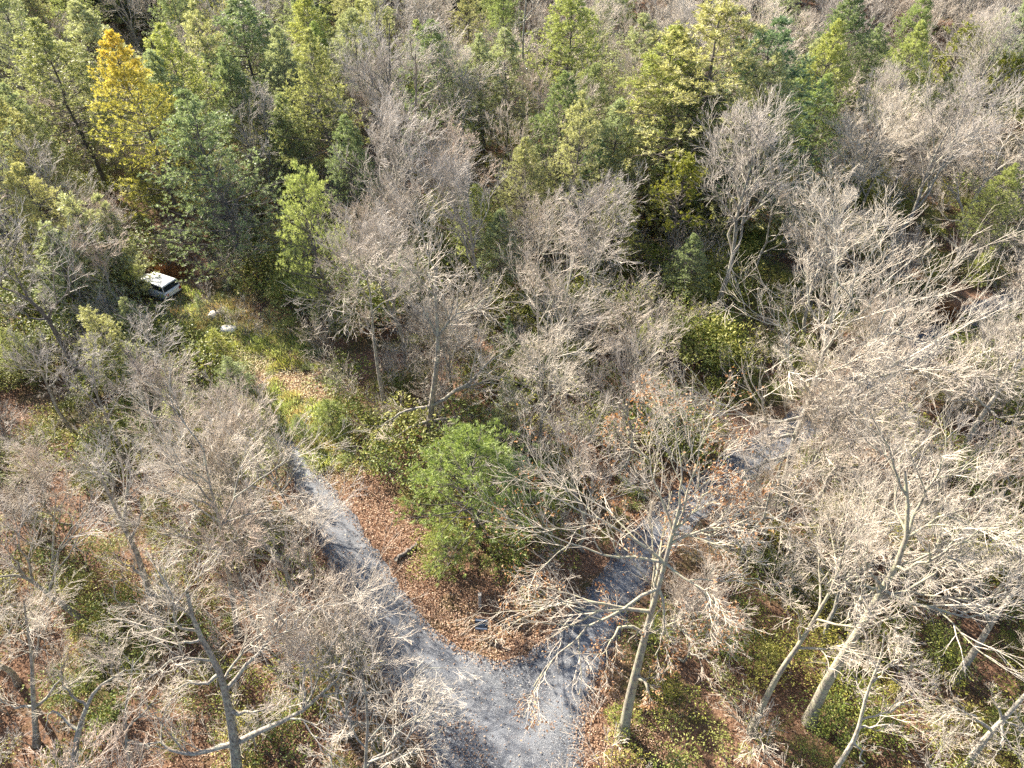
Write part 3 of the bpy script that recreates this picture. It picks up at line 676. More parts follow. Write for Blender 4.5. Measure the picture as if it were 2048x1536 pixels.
bt(cr('B2', [(600, 1500), (650, 1370), (690, 1230), (700, 1080), (760, 990), (790, 900), (830, 780), (870, 640), (900, 500), (930, 330), (960, 150)]),
   [cr('B2', [(760, 990), (850, 940, .6), (950, 880, 1.2), (1080, 740, 2.8), (1180, 560, 4.8), (1230, 400, 6.4), (1260, 200, 7.6), (1290, 40, 9)]),
    cr('B2', [(770, 985), (900, 1000, .3), (1060, 950, .9), (1200, 870, 1.6)]),
    cr('B2', [(1000, 800), (1130, 745, .5), (1300, 690, 1.2), (1430, 600, 2.1), (1560, 570, 2.4)]),
    cr('B2', [(700, 1090), (550, 1100, .5), (400, 1130, .6), (300, 1110, 1)]),
    cr('B2', [(740, 1010), (480, 1020, 1), (350, 930, 2), (230, 880, 2.6), (120, 870, 2.8)]),
    cr('B2', [(620, 1200), (450, 1270, 0.2), (250, 1340, .3), (80, 1390, .2)]),
    cr('B2', [(1210, 460), (1350, 500, .2), (1500, 560, .2)]),
    cr('B2', [(790, 900), (700, 700, 3), (620, 500, 5.4), (600, 330, 7)]),
    cr('B2', [(1180, 560), (1320, 450, 1.6), (1450, 250, 3.6), (1530, 100, 5)]),
    cr('B2', [(870, 640), (990, 430, 2.5), (1060, 200, 5), (1080, 30, 6.6)])],
   0.27, 'broad pale tree with upswept limbs over the gravel drive east of the fork', 'bark_pale', 'twig_pale', seed=12, auto=7, zs=0.9)
bt(cr('B1', [(515, 1090), (530, 950), (550, 800), (580, 570), (570, 430), (560, 300), (550, 150), (590, 0), (600, -100)]),
   [cr('B1', [(590, 920), (640, 840, 1.2), (750, 790, 2), (830, 690, 3.2), (1000, 560, 5), (1090, 490, 6)]),
    cr('B1', [(590, 560), (640, 400, 1.8), (780, 330, 2.8), (900, 260, 3.6)]),
    cr('B1', [(530, 1010), (360, 1060, .2), (280, 1140, -.3), (200, 1180, -.6)]),
    cr('B1', [(525, 910), (420, 930, 0), (300, 980, -.2), (200, 1060, -.5)]),
    cr('B1', [(560, 990), (650, 990, 0), (740, 960, .3), (840, 970, .3)]),
    cr('B1', [(580, 500), (490, 350, 2), (400, 240, 3.4)]),
    cr('B1', [(640, 850), (760, 780, .3), (860, 780, .4), (1020, 760, .9)])],
   0.24, 'grey tree with a broken stub and long drooping lower limb beside the leafy bank', seed=13, auto=6)
bt(cr('B1', [(270, 960), (240, 800), (210, 620), (190, 440), (180, 250), (160, 170)]),
   [cr('B1', [(165, 190), (220, 80, 2), (250, -40, 3.4)]), cr('B1', [(160, 180), (50, 140, .8), (0, 130, 1), (-90, 60, 2)]),
    cr('B1', [(185, 240), (280, 210, .6), (350, 180, 1)]), cr('B1', [(190, 330), (100, 250, 1.2), (30, 210, 1.8)]), cr('B1', [(175, 220), (120, 60, 2.5), (110, -80, 4)])],
   0.17, 'slim grey tree forking near its top above the lit leafy track', seed=14, auto=5)
bt(cr('B1', [(1175, 930), (1170, 700), (1160, 450), (1150, 250), (1150, 100), (1165, -40)]),
   [cr('B1', [(1170, 600), (1110, 550, .5), (1090, 520, .8)]), cr('B1', [(1155, 400), (1080, 250, 2), (1030, 130, 3.4)])],
   0.12, 'thinner straight upright stem of the close pair above the central thicket', 'bark_pale', seed=15, auto=6)
bt(cr('B1', [(1205, 940), (1240, 700), (1270, 540), (1310, 350), (1350, 150), (1380, 0)]),
   [cr('B1', [(1255, 640), (1380, 600, .8), (1480, 520, 1.6), (1580, 420, 2.6)]), cr('B1', [(1230, 790), (1290, 790, .1), (1400, 850, -.5), (1570, 900, -.7)]),
    cr('B1', [(1250, 690), (1300, 650, .6), (1400, 590, 1.1), (1560, 610, 1)]), cr('B1', [(1280, 500), (1380, 420, 1.3), (1480, 300, 2.8)]), cr('B1', [(1310, 380), (1420, 200, 2.6), (1500, 60, 4.2)])],
   0.14, 'leaning right hand stem of the close pair with an arched bottom limb', 'bark_pale', seed=16, auto=6)
bt(cr('A1', [(390, 1480), (385, 1300), (385, 1050), (400, 900), (440, 700), (450, 480), (440, 300)]),
   [cr('A1', [(410, 880), (480, 800, 1), (560, 720, 2), (640, 650, 2.6)]), cr('A1', [(385, 1010), (500, 1010, .3), (620, 1015, .3)]), cr('A1', [(400, 920), (300, 760, 2), (260, 600, 3.8)])],
   0.2, 'dark trunked tree with a spreading pale top left of the laurel hollow', 'bark_dark', seed=17)
bt(cr('A1', [(325, 1280), (320, 950), (310, 700), (290, 450), (285, 250), (290, 130)]), [cr('A1', [(310, 700), (230, 560, 2), (200, 420, 3.5)])],
   0.18, 'straight dark tree middle one of the three behind the round pine', 'bark_dark', 'twig_grey', seed=18)
bt(cr('A1', [(215, 1110), (190, 900), (170, 600), (190, 450), (225, 330), (240, 180)]), [cr('A1', [(180, 800), (110, 660, 1.8), (60, 500, 3.4)]), cr('A1', [(190, 450), (130, 300, 2), (120, 160, 3.4)])],
   0.18, 'dark trunk with wispy lilac crown first of the three behind the round pine', 'bark_dark', 'twig_grey', seed=19)
bt(cr('A1', [(1060, 900), (1065, 600), (1070, 400), (1070, 200), (1080, 100), (1092, -10), (1095, -90)]),
   [cr('A1', [(1072, 170), (1200, 160, .2), (1290, 150, .3)]), cr('A1', [(1070, 160), (1020, 150, .1), (940, 130, .5)]), cr('A1', [(1068, 300), (1000, 250, .7), (880, 210, 1.2), (800, 180, 1.5)]),
    cr('A1', [(1072, 350), (1150, 280, 1), (1210, 270, 1.1)]), cr('A1', [(1080, 415), (1110, 450, -.3), (1135, 490, -.8)]), cr('A1', [(1065, 310), (920, 250, .6), (850, 255, .6)]), cr('A1', [(1085, 90), (1160, 20, .7), (1190, -40, 1.5)])],
   0.26, 'tall gaunt dead tree with sparse stubby crooked limbs near the top edge', 'bark', 'twig_pale', seed=20, auto=3, dens=0.55)
bt(cr('A1', [(778, 770), (790, 690), (800, 580), (815, 400), (820, 300)]),
   [cr('A1', [(785, 700), (755, 640, .5), (740, 540, 1.5), (700, 500, 1.9), (680, 470, 2.3)]), cr('A1', [(788, 700), (860, 640, .6), (885, 590, 1.1), (870, 510, 1.9), (885, 400, 2.9)])],
   0.2, 'pale three pronged tree rising from the yellow green laurel mound', 'bark', 'twig_grey', seed=21, auto=3, dens=0.6)
bt(cr('A1', [(1660, 1220), (1665, 1050), (1690, 900), (1700, 750), (1700, 600), (1695, 500)]),
   [cr('A1', [(1690, 950), (1760, 820, 1.6), (1820, 660, 3.4)]), cr('A1', [(1680, 1000), (1800, 920, 1), (1880, 800, 2.4)]), cr('A1', [(1690, 900), (1620, 750, 1.8), (1600, 620, 3.2)])],
   0.13, 'fan shaped bare tree glowing against green pines', 'bark_pale', 'twig', seed=22, auto=8)
bt(cr('A1', [(1070, 1500), (1072, 1400), (1090, 1340), (1090, 1200), (1075, 1050)]),
   [cr('A1', [(1080, 1390), (1200, 1270, 1.2), (1300, 1210, 1.8), (1400, 1220, 1.8), (1500, 1265, 1.5)]), cr('A1', [(1185, 1285), (1210, 1050, 2.6), (1210, 900, 4.2), (1280, 760, 5.6)]),
    cr('A1', [(1220, 1260), (1300, 1100, 1.8), (1400, 960, 3.3), (1450, 900, 4)]), cr('A1', [(1090, 1250), (1030, 1100, 1.6), (1000, 960, 3)])],
   0.15, 'forked pale tree with long right limb in the middle of the wood', seed=23, auto=4)
bt(cr('A2', [(840, 1140), (880, 1020), (960, 950), (1080, 880), (1100, 700), (1110, 560)]),
   [cr('A2', [(870, 1040), (800, 970, .8), (780, 850, 2)]), cr('A2', [(900, 1020), (1050, 1000, .4), (1150, 960, .9)]), cr('A2', [(960, 950), (970, 800, 1.8), (930, 650, 3.4)]), cr('A2', [(1080, 880), (1200, 780, 1.2), (1290, 640, 2.8)]), cr('A2', [(860, 1080), (950, 1130, -.3), (1000, 1090, .2)])],
   0.24, 'lichen covered sprawling crooked tree above the darkest laurel hollow', 'bark', 'twig_grey', seed=24, auto=5)
bt(cr('A2', [(1205, 1290), (1280, 1100), (1330, 980), (1370, 900), (1390, 760)]), [cr('A2', [(1340, 960), (1300, 860, 1), (1310, 760, 2)]), cr('A2', [(1370, 900), (1430, 780, 1.4), (1450, 650, 2.8)])],
   0.22, 'thick dark snag leaning right of the laurel hollow', 'bark_dark', 'twig', seed=25)
bt(cr('A2', [(1225, 1290), (1360, 1050), (1440, 960), (1500, 920), (1600, 880)]), [cr('A2', [(1500, 920), (1560, 800, 1.4), (1640, 700, 2.4)])],
   0.10, 'thin sunlit pole slanting right from the laurel hollow', 'bark_pale', 'twig', seed=26, zs=0.8)
bt(cr('A2', [(1690, 1480), (1705, 1300), (1740, 1200), (1800, 1080), (1900, 980), (2040, 900)]),
   [cr('A2', [(1740, 1200), (1900, 1150, .5), (2048, 1080, 1.2)]), cr('A2', [(1710, 1280), (1650, 1100, 1.8), (1630, 950, 3.2)]), cr('A2', [(1800, 1080), (1810, 900, 2), (1790, 720, 3.8)]), cr('A2', [(1800, 1090), (1920, 880, 2.4), (2000, 700, 4)]), cr('A2', [(1700, 1330), (1600, 1290, .2), (1540, 1200, 1)])],
   0.24, 'thick pale tree with broken bark standing by the dark slope', 'bark_pale', 'twig_pale', seed=27, auto=6, zs=0.85)
bt(cr('B2', [(1660, 1230), (1740, 1060), (1820, 940), (1900, 820), (2040, 650), (2120, 520)]),
   [cr('B2', [(1825, 950), (1780, 880, .9), (1680, 790, 1.8), (1600, 650, 3)]), cr('B2', [(1830, 960), (1900, 990, 0), (2048, 950, .6)]), cr('B2', [(1900, 820), (2048, 760, 1)]), cr('B2', [(1990, 710), (2020, 560, 1.6), (1960, 420, 3)]), cr('B2', [(1870, 860), (1900, 650, 2.2), (1850, 480, 4)])],
   0.2, 'pale leaning tree at the right edge above the brushy slope', 'bark_pale', 'twig_pale', seed=28, auto=6, zs=0.85)
bt(cr('C2', [(790, 1270), (870, 1070), (960, 930), (1060, 760), (1170, 590), (1220, 480), (1290, 390), (1380, 200), (1370, 0), (1350, -200)]),
   [cr('C2', [(1200, 520), (1400, 580, .2), (1600, 620, .4), (1790, 660, .5), (1860, 600, 1.1), (1950, 540, 1.8)]), cr('C2', [(1280, 410), (1400, 370, .8), (1570, 290, 1.8), (1720, 180, 3), (1900, 130, 3.8)]),
    cr('C2', [(1370, 200), (1440, 150, .5), (1600, 60, 1.8), (1700, 10, 2.4), (1850, -120, 3.8)]), cr('C2', [(1180, 560), (1080, 470, .8), (960, 420, 1.2)]), cr('C2', [(1240, 450), (1100, 300, 1.6), (1000, 150, 3)]),
    cr('C2', [(1570, 290), (1700, 340, .1), (1830, 330, .5)])],
   0.27, 'biggest mossy slanting trunk in the brush under the bottom right corner', 'bark_moss', 'twig_pale', seed=29, auto=6, zs=0.85)
bt(cr('C2', [(450, 1330), (560, 1080), (660, 900), (730, 830), (800, 700), (880, 550), (960, 480), (970, 350), (1000, 230)]),
   [cr('C2', [(725, 830), (740, 700, 1.2), (700, 560, 2.4)]), cr('C2', [(880, 550), (900, 480, .5), (820, 420, 1)]), cr('C2', [(960, 480), (1080, 380, 1.2), (1150, 250, 2.4)]), cr('C2', [(960, 480), (860, 330, 1.6), (790, 170, 3)])],
   0.17, 'moss backed thinner trunk running parallel to the biggest mossy one', 'bark_moss', 'twig', seed=30, auto=5, zs=0.85)
bt(cr('C2', [(1640, 1020), (1750, 870), (1860, 680), (1960, 540), (2060, 420), (2200, 260)]), [cr('C2', [(1860, 680), (1780, 500, 1.6), (1700, 350, 3)]), cr('C2', [(1960, 540), (2048, 560, .3), (2150, 500, 1)]), cr('C2', [(2000, 500), (2030, 300, 2), (2000, 100, 3.6)])],
   0.2, 'brown trunk slanting off the right edge over the brush', 'bark', 'twig', seed=31, zs=0.85)
bt(cr('C2', [(900, 1620), (960, 1520), (1080, 1340), (1100, 1200), (1150, 1030), (1220, 900), (1230, 750)]), [cr('C2', [(1080, 1340), (1230, 1280, .6), (1350, 1290, .8)]), cr('C2', [(1085, 1350), (1100, 1480, -.6), (1110, 1560, -1)]), cr('C2', [(1180, 1000), (1300, 900, 1.2), (1400, 850, 1.8)])],
   0.13, 'slender pale forked tree below the biggest mossy trunk', 'bark_pale', 'twig_pale', seed=32, auto=5, zs=0.8)
bt(cr('C2', [(1660, 1600), (1720, 1500), (1840, 1340), (1950, 1230), (2048, 1110), (2200, 960)]), [cr('C2', [(1930, 1250), (1900, 1200, .4), (1850, 1100, 1.2)]), cr('C2', [(1940, 1260), (2048, 1300, 0)]), cr('C2', [(1840, 1340), (1700, 1200, 1.2), (1600, 1180, 1.4)]), cr('C2', [(1900, 1290), (1930, 1380, -.3), (1880, 1460, -.8)])],
   0.19, 'stout whitish trunk crossing the very corner of the photo', 'bark_pale', 'twig_pale', seed=33, zs=0.75)
# left half
bt(cr('B0', [(510, 800), (430, 660), (350, 530), (280, 400), (200, 310), (100, 240), (10, 220)]),
   [cr('B0', [(20, 215), (15, 120, 1.2), (80, 50, 2.2), (100, -60, 3.6)]), cr('B0', [(290, 410), (330, 300, 1.2), (400, 270, 1.6), (410, 120, 3.6), (415, 20, 5)]), cr('B0', [(150, 270), (80, 120, 1.8), (40, -40, 3.8)]), cr('B0', [(280, 400), (180, 400, .2), (100, 330, 1)])],
   0.26, 'thick dark trunk leaning off the left edge above the small pines', 'bark_dark', 'twig_grey', seed=34, auto=5)
bt(cr('B0', [(965, 1140), (900, 1020), (860, 850), (810, 680), (750, 620), (700, 560)]), [cr('B0', [(860, 850), (900, 700, 1.8), (960, 560, 3.4)]), cr('B0', [(800, 670), (880, 560, 1.4), (860, 420, 3)]), cr('B0', [(880, 950), (960, 860, 1), (1100, 820, 1.6)])],
   0.17, 'dark curved tree in the tangle left of the leafy track', 'bark_dark', 'twig_grey', seed=35)
bt(cr('B0', [(740, 1240), (680, 1100), (620, 970), (560, 840), (540, 650)]), [cr('B0', [(620, 970), (700, 850, 1.4), (720, 700, 3)]), cr('B0', [(600, 920), (480, 820, 1.2), (420, 700, 2.4)])],
   0.14, 'light grey tree between the two dark trunks on the left', 'bark', 'twig_grey', seed=36)
bt(cr('B0', [(420, 1060), (330, 930), (290, 820), (230, 680), (160, 560)]), [cr('B0', [(290, 820), (380, 700, 1.4), (460, 560, 3)]), cr('B0', [(250, 730), (130, 700, .5), (60, 620, 1.4)])],
   0.13, 'slim leaning tree below the thick dark trunk at the left edge', 'bark', 'twig_grey', seed=37)
bt(cr('C0', [(940, 640), (850, 440), (790, 230), (720, 130), (680, 20), (600, -140), (560, -250)]), [cr('C0', [(840, 400), (740, 340, .8), (690, 300, 1.2)]), cr('C0', [(760, 190), (820, 60, 1.4), (830, -60, 2.6)]), cr('C0', [(720, 130), (640, 120, .3), (560, 60, 1)]), cr('C0', [(880, 500), (1000, 560, -.2), (1060, 600, -.4)])],
   0.2, 'grey leaning tree beside the patch of orange leaves on the left', 'bark', 'twig_grey', seed=38)
bt(cr('C0', [(1395, 760), (1370, 600), (1340, 400), (1310, 230), (1290, 80), (1250, -20), (1210, -190), (1190, -340)]),
   [cr('C0', [(1320, 195), (1200, 180, .3), (1080, 190, .5), (960, 170, 1)]), cr('C0', [(1320, 200), (1450, 180, .4), (1560, 160, .8), (1600, 120, 1.1), (1720, 110, 1.4)]), cr('C0', [(1300, 90), (1400, -80, 1.4), (1550, -170, 2.2), (1650, -250, 2.9), (1800, -400, 4)]),
    cr('C0', [(1290, 60), (1180, -20, .8), (1000, -70, 1.4)]), cr('C0', [(1340, 120), (1420, 60, .7), (1560, 30, 1.2), (1700, 20, 1.4)])],
   0.16, 'pale tree whose long limb reaches toward the gravel road bend', 'bark', 'twig_pale', seed=39, auto=5)
bt(cr('C0', [(500, 680), (300, 530), (170, 430), (130, 400), (60, 405), (-60, 430)]), [cr('C0', [(290, 520), (330, 330, 2), (360, 200, 3.2), (520, 40, 5)]), cr('C0', [(200, 450), (130, 250, 2), (60, 60, 4)]), cr('C0', [(150, 415), (80, 300, 1.2), (0, 200, 2.2)])],
   0.19, 'grey trunk slanting to the left edge over yellow green laurel', 'bark', 'twig_grey', seed=40, zs=0.8)
bt(cr('C0', [(1400, 1680), (1385, 1536), (1370, 1350), (1340, 1200), (1310, 1050), (1270, 900), (1190, 830), (1130, 680), (1100, 600), (1095, 510)]),
   [cr('C0', [(1380, 1350), (1560, 1310, .3), (1700, 1230, .9), (1850, 1140, 1.6), (1970, 1070, 2.1), (2030, 850, 3.5), (2060, 740, 4.2), (2120, 600, 5)]),
    cr('C0', [(1360, 1110), (1420, 960, .9), (1530, 850, 1.7), (1620, 760, 2.3), (1680, 650, 3), (1880, 540, 4)]),
    cr('C0', [(1780, 1180), (1790, 900, 1.8), (1785, 750, 2.8), (1920, 690, 3.3), (2040, 740, 3.2)]), cr('C0', [(1350, 1370), (1200, 1440, -.2), (1080, 1460, -.2), (940, 1380, .4), (760, 1390, .6)]),
    cr('C0', [(1340, 1150), (1450, 1220, -.2), (1600, 1180, .2)]), cr('C0', [(1130, 690), (1000, 560, .9), (930, 470, 1.5)]), cr('C0', [(1300, 1020), (1220, 1030, 0), (1100, 1050, 0), (1000, 1080, 0)]),
    cr('C0', [(1180, 820), (1060, 810, .2), (960, 800, .4)]), cr('C0', [(1620, 760), (1580, 690, .5), (1640, 520, 1.6)])],
   0.27, 'large gnarled tree with lichen pale limbs beside the road at bottom left', 'bark', 'twig_pale', seed=41, auto=3, zs=0.9)
bt(cr('C0', [(420, 1650), (430, 1536), (450, 1350), (470, 1270), (520, 1150), (560, 1050), (640, 1030), (740, 960)]), [cr('C0', [(460, 1280), (350, 1220, .4), (280, 1200, .6), (265, 1300, .1)]), cr('C0', [(640, 1030), (640, 900, .9), (560, 760, 1.9)]), cr('C0', [(520, 1150), (400, 1090, .6), (330, 960, 1.4)]), cr('C0', [(700, 990), (640, 830, 1.1), (630, 730, 1.8)])],
   0.2, 'twisted pale tree with a sharp kinked top near the bottom left corner', 'bark', 'twig_pale', seed=42, auto=3, zs=0.85)
bt(cr('C0', [(770, 1600), (740, 1400), (730, 1200), (760, 1050), (780, 900)]), [cr('C0', [(735, 1300), (850, 1200, .8), (950, 1080, 1.8)]), cr('C0', [(745, 1390), (870, 1400, 0), (990, 1420, 0)])],
   0.11, 'slim tree between the two twisted pale ones at the bottom', 'bark', 'twig', seed=43, auto=6)
bt(cr('C0', [(215, 1400), (200, 1190), (190, 1050), (190, 900), (150, 650), (140, 560)]), [cr('C0', [(195, 1150), (60, 1180, 0), (-40, 1100, .6)]), cr('C0', [(190, 920), (240, 760, 1.2), (300, 640, 2.2)]), cr('C0', [(200, 1180), (330, 1070, .8), (400, 900, 2.2)])],
   0.15, 'grey tree with forking arms in the bottom left corner', 'bark', 'twig_pale', seed=44, auto=4)
bt(cr('C0', [(280, 460), (310, 350), (310, 250), (320, 20), (330, -60)]), [cr('C0', [(310, 320), (380, 230, .8), (460, 120, 1.8), (540, -20, 3)])],
   0.10, 'thin forked sapling standing over bright laurel left of the orange leaves', 'bark_pale', 'twig_pale', seed=45, auto=5)
bt([(745, 1760), (735, 1600), (728, 1530), (738, 1460), (734, 1400), (725, 1350)],
   [[(735, 1540), (790, 1470, .8), (835, 1425, 1.4), (865, 1398, 1.8)], [(735, 1550), (770, 1540, .2), (850, 1480, .8), (885, 1470, 1.0)], [(733, 1500), (700, 1450, .5), (690, 1400, 1.0)], [(733, 1480), (770, 1440, .5), (830, 1350, 1.6), (860, 1320, 2)], [(740, 1600), (680, 1560, .3), (650, 1500, .9)]],
   0.12, 'bare tree reaching from the bottom edge over the gravel road', 'bark', 'twig_pale', seed=46, auto=1, spec=MID + [(2, 38, 0.6, 0.2, 3, 2)])

def place(name, meshes, loc, rz, sc, label, cat, group=None, tilt=None):
    r_ = link(name, None, None, loc, rz, sc); r_.empty_display_size = 0.5
    tag(r_, label, cat, group)
    if tilt: r_.rotation_euler = (tilt[0], tilt[1], rz)
    for nm, me_ in meshes: link(nm, me_, r_)
    return r_

# ------------------------------------------------------------------ pines
def pmesh(b, mat, barkm='bark_dark', nm='pine'):
    tb, fb = b; return [('trunk', tb.mesh(nm + '_trunk', [M[barkm]])), ('crown', fb.mesh(nm + '_crown', [M[mat], M[barkm]]))]
def swapmat(ms, mat):
    o = []
    for nm, me_ in ms:
        if nm == 'crown': me_ = me_.copy(); me_.materials[0] = M[mat]
        o.append((nm, me_))
    return o
PV = [pmesh(pine_mesh(301, 15, 4.9), 'pine'), pmesh(pine_mesh(302, 15, 4.4, 0.26, gap=.12), 'pine'), pmesh(pine_mesh(303, 15, 5.4, 0.10, whorls=12), 'pine'), pmesh(pine_mesh(304, 15, 4.4, 0.32, gap=.2), 'pine')]
JV = [pmesh(pine_mesh(311, 6, 2.1, 0.05, whorls=12, r=0.08, sub=8, ntuft=3, blade=.17, bw=.026), 'pine_pale'), pmesh(pine_mesh(312, 6, 1.7, 0.05, whorls=11, r=0.08, sub=7, gap=.15, blade=.17, bw=.026), 'pine_pale'),
      pmesh(pine_mesh(313, 6, 2.5, 0.02, whorls=12, r=0.08, sub=8, gap=.1, blade=.17, bw=.026), 'pine_pale')]
CON = []
def vert(top, z):
    """ground point under a tree top seen at pixel `top` with height z"""
    q = at(top[0], top[1], z); return (q[0], q[1])
def pine(top, h, w_, v, mat, label, rz=0, base=None, cat='pine tree', name='pine_tree', set_=None, h0=15.0, tilt=None):
    ms = (set_ or PV)[v]
    q = vert(top, h)
    sc = h / h0
    if set_ is None: w_ = (w_ or 1) * (1.28 if h > 13 else 1.12)
    r_ = place(name, swapmat(ms, mat), (q[0], q[1], 0), rz, sc, label, cat, None, tilt)
    if w_: r_.scale = (sc * w_, sc * w_, sc)
    CON.append((q[0], q[1], h * 0.24)); return r_
pine((228, 62), 17.2, 0.8, 0, 'pine_gold', 'golden yellow topped pine, the only orange tipped tree in the wood', 0.5)
pine((325, 50), 16.0, 0.95, 1, 'pine_lime', 'pine with yellow tips directly behind the golden one', 1.5)
pine((300, 105), 14.5, 0.85, 3, 'pine_pale', 'pale green pine pressed against the golden pine', 2.5)
pine((388, 185), 15.2, 1.0, 2, 'pine', 'big layered pine with shelf like boughs above the white car', 0.2)
pine((470, -10), 16.2, 1.25, 1, 'pine', 'open crowned tall pine cut by the top edge behind the layered pine', 3.4)
pine((535, 40), 13.5, 0.9, 3, 'pine_pale', 'pale pine right of the open crowned one at the top', 4.4)
pine((70, 40), 16.0, 1.1, 1, 'pine', 'grey green pine by the top left corner', 2.1)
pine((150, 5), 16.2, 1.0, 3, 'pine_pale', 'pale thin pine between the corner pine and the golden one', 3.1)
pine((5, 200), 12, 1.0, 0, 'pine_pale', 'dull pine on the left edge below the corner pine', 5.1)
pine((1340, 50), 16.5, 1.25, 0, 'pine_lime', 'sunlit yellow green pine of the great pine clump', 0.9)  # lighter needles paint in the clump's sunlit side
pine((1440, -20), 19.5, 1.35, 2, 'pine_pale', 'tallest pale pine in the middle of the great pine clump', 2.0)
pine((1530, 40), 17.5, 1.25, 2, 'pine_blue', 'pine of the great pine clump, needles darkened for its shaded side', 3.3)  # darker needles paint in the clump's shaded side
pine((1400, 150), 13.5, 1.2, 0, 'pine', 'lower pine in front of the great pine clump', 4.1)
pine((1150, -30), 17.0, 1.0, 1, 'pine_lime', 'narrow bright pine at the top edge right of the gaunt dead tree', 1.8)
pine((1120, 150), 13.5, 0.95, 0, 'pine_blue', 'bluish pale pine standing below the narrow bright one', 2.8)
pine((1190, 130), 12.5, 0.9, 3, 'pine', 'mid green pine crowding the bluish one', 0.1)
CPM = [pmesh(pine_mesh(351, 10, 4.0, 0.06, whorls=11, per=8, gap=.22, shape=.6, blade=.22, bw=.026, sub=9, tuft=12, spray=.5, up0=.25, r=.13), 'pine_green'), pmesh(pine_mesh(352, 10, 3.2, 0.06, whorls=11, per=7, gap=.25, shape=.6, blade=.22, bw=.026, sub=8, tuft=12, up0=.25, r=.1), 'pine_green')]
pine((945, 868), 8.8, 1.32, 0, 'pine_green', 'bushy lime green pine alone between the two gravel roads', 0.7, set_=CPM, h0=10)
pine((602, 338), 13.0, 0.66, 0, 'pine_lime', 'rounded bright green pine overhanging the sunny leafy track', 1.1, set_=CPM, h0=10)
pine((1020, 915), 6.2, 1.0, 1, 'pine_blue', 'darker green pine touching the bushy lime one', 2.2, set_=CPM, h0=10)
pine((888, 1050), 3.4, 1.4, 0, 'pine_green', 'low bright young pine at the foot of the bushy lime one', 2.2, set_=JV, h0=6.0)
pine((1012, 765), 5.6, 1.0, 1, 'pine_pale', 'small soft pine behind the bushy lime one', 1.2, set_=JV, h0=6.0)
for k, (tx, ty, h_, w_, v_, mt, lb) in enumerate([
    (130, 395, 9.5, 1.1, 0, 'pine_pale', 'pale feathery young pine nearest the left edge above the car'), (185, 405, 8.5, 1.0, 1, 'pine_pale', 'pale feathery young pine next right of the left edge one'),
    (205, 470, 6.0, .8, 2, 'pine_lime', 'yellowish young pine among the feathery ones toward the white car'), (90, 450, 8.5, 1.1, 0, 'pine_pale', 'dusty young pine half lost in grey twigs at the left'),
    (318, 606, 1.9, 1.0, 2, 'pine_pale', 'low young pine hiding the nose of the white car'), (392, 596, 2.2, 1.0, 0, 'pine_pale', 'low young pine just right of the white car'),
    (425, 660, 3.6, 1.1, 0, 'pine_lime', 'bright young pine beside the pale boulders'), (450, 715, 3.8, 1.2, 2, 'pine_pale', 'young pine leaning over the leafy track below the boulders'),
    (490, 790, 3.6, 1.1, 1, 'pine_pale', 'lowest young pine left of the leafy track'), (245, 600, 4.8, .95, 2, 'pine_pale', 'wispy young pine below the white car'),
    (170, 620, 6.5, 1.1, 0, 'pine_pale', 'wispy young pine right of the thick dark leaning trunk'), (330, 760, 5.0, 1.1, 1, 'pine_pale', 'faint young pine in the twigs under the wispy ones'),
    (650, 800, 2.6, 1.3, 2, 'pine_lime', 'knee high bright pine at the narrow end of the gravel'), (590, 830, 2.0, 1.2, 0, 'pine_lime', 'low bright pine on the verge of the leafy track'), (680, 830, 2.2, 1.2, 1, 'pine_lime', 'smallest bright pine on the leafy bank'),
    (530, 880, 3.2, 1.1, 1, 'pine_pale', 'soft young pine left of the narrow end of the gravel'),
    (1020, 640, 4.5, .7, 1, 'pine_blue', 'tiny blue green pine in the brown thicket'), (810, 500, 5, .8, 1, 'pine_blue', 'dark little pine below the three dark trunks')]):
    pine((tx, ty), h_, w_, v_, mt, lb, k * 1.3, set_=JV, h0=6.0)
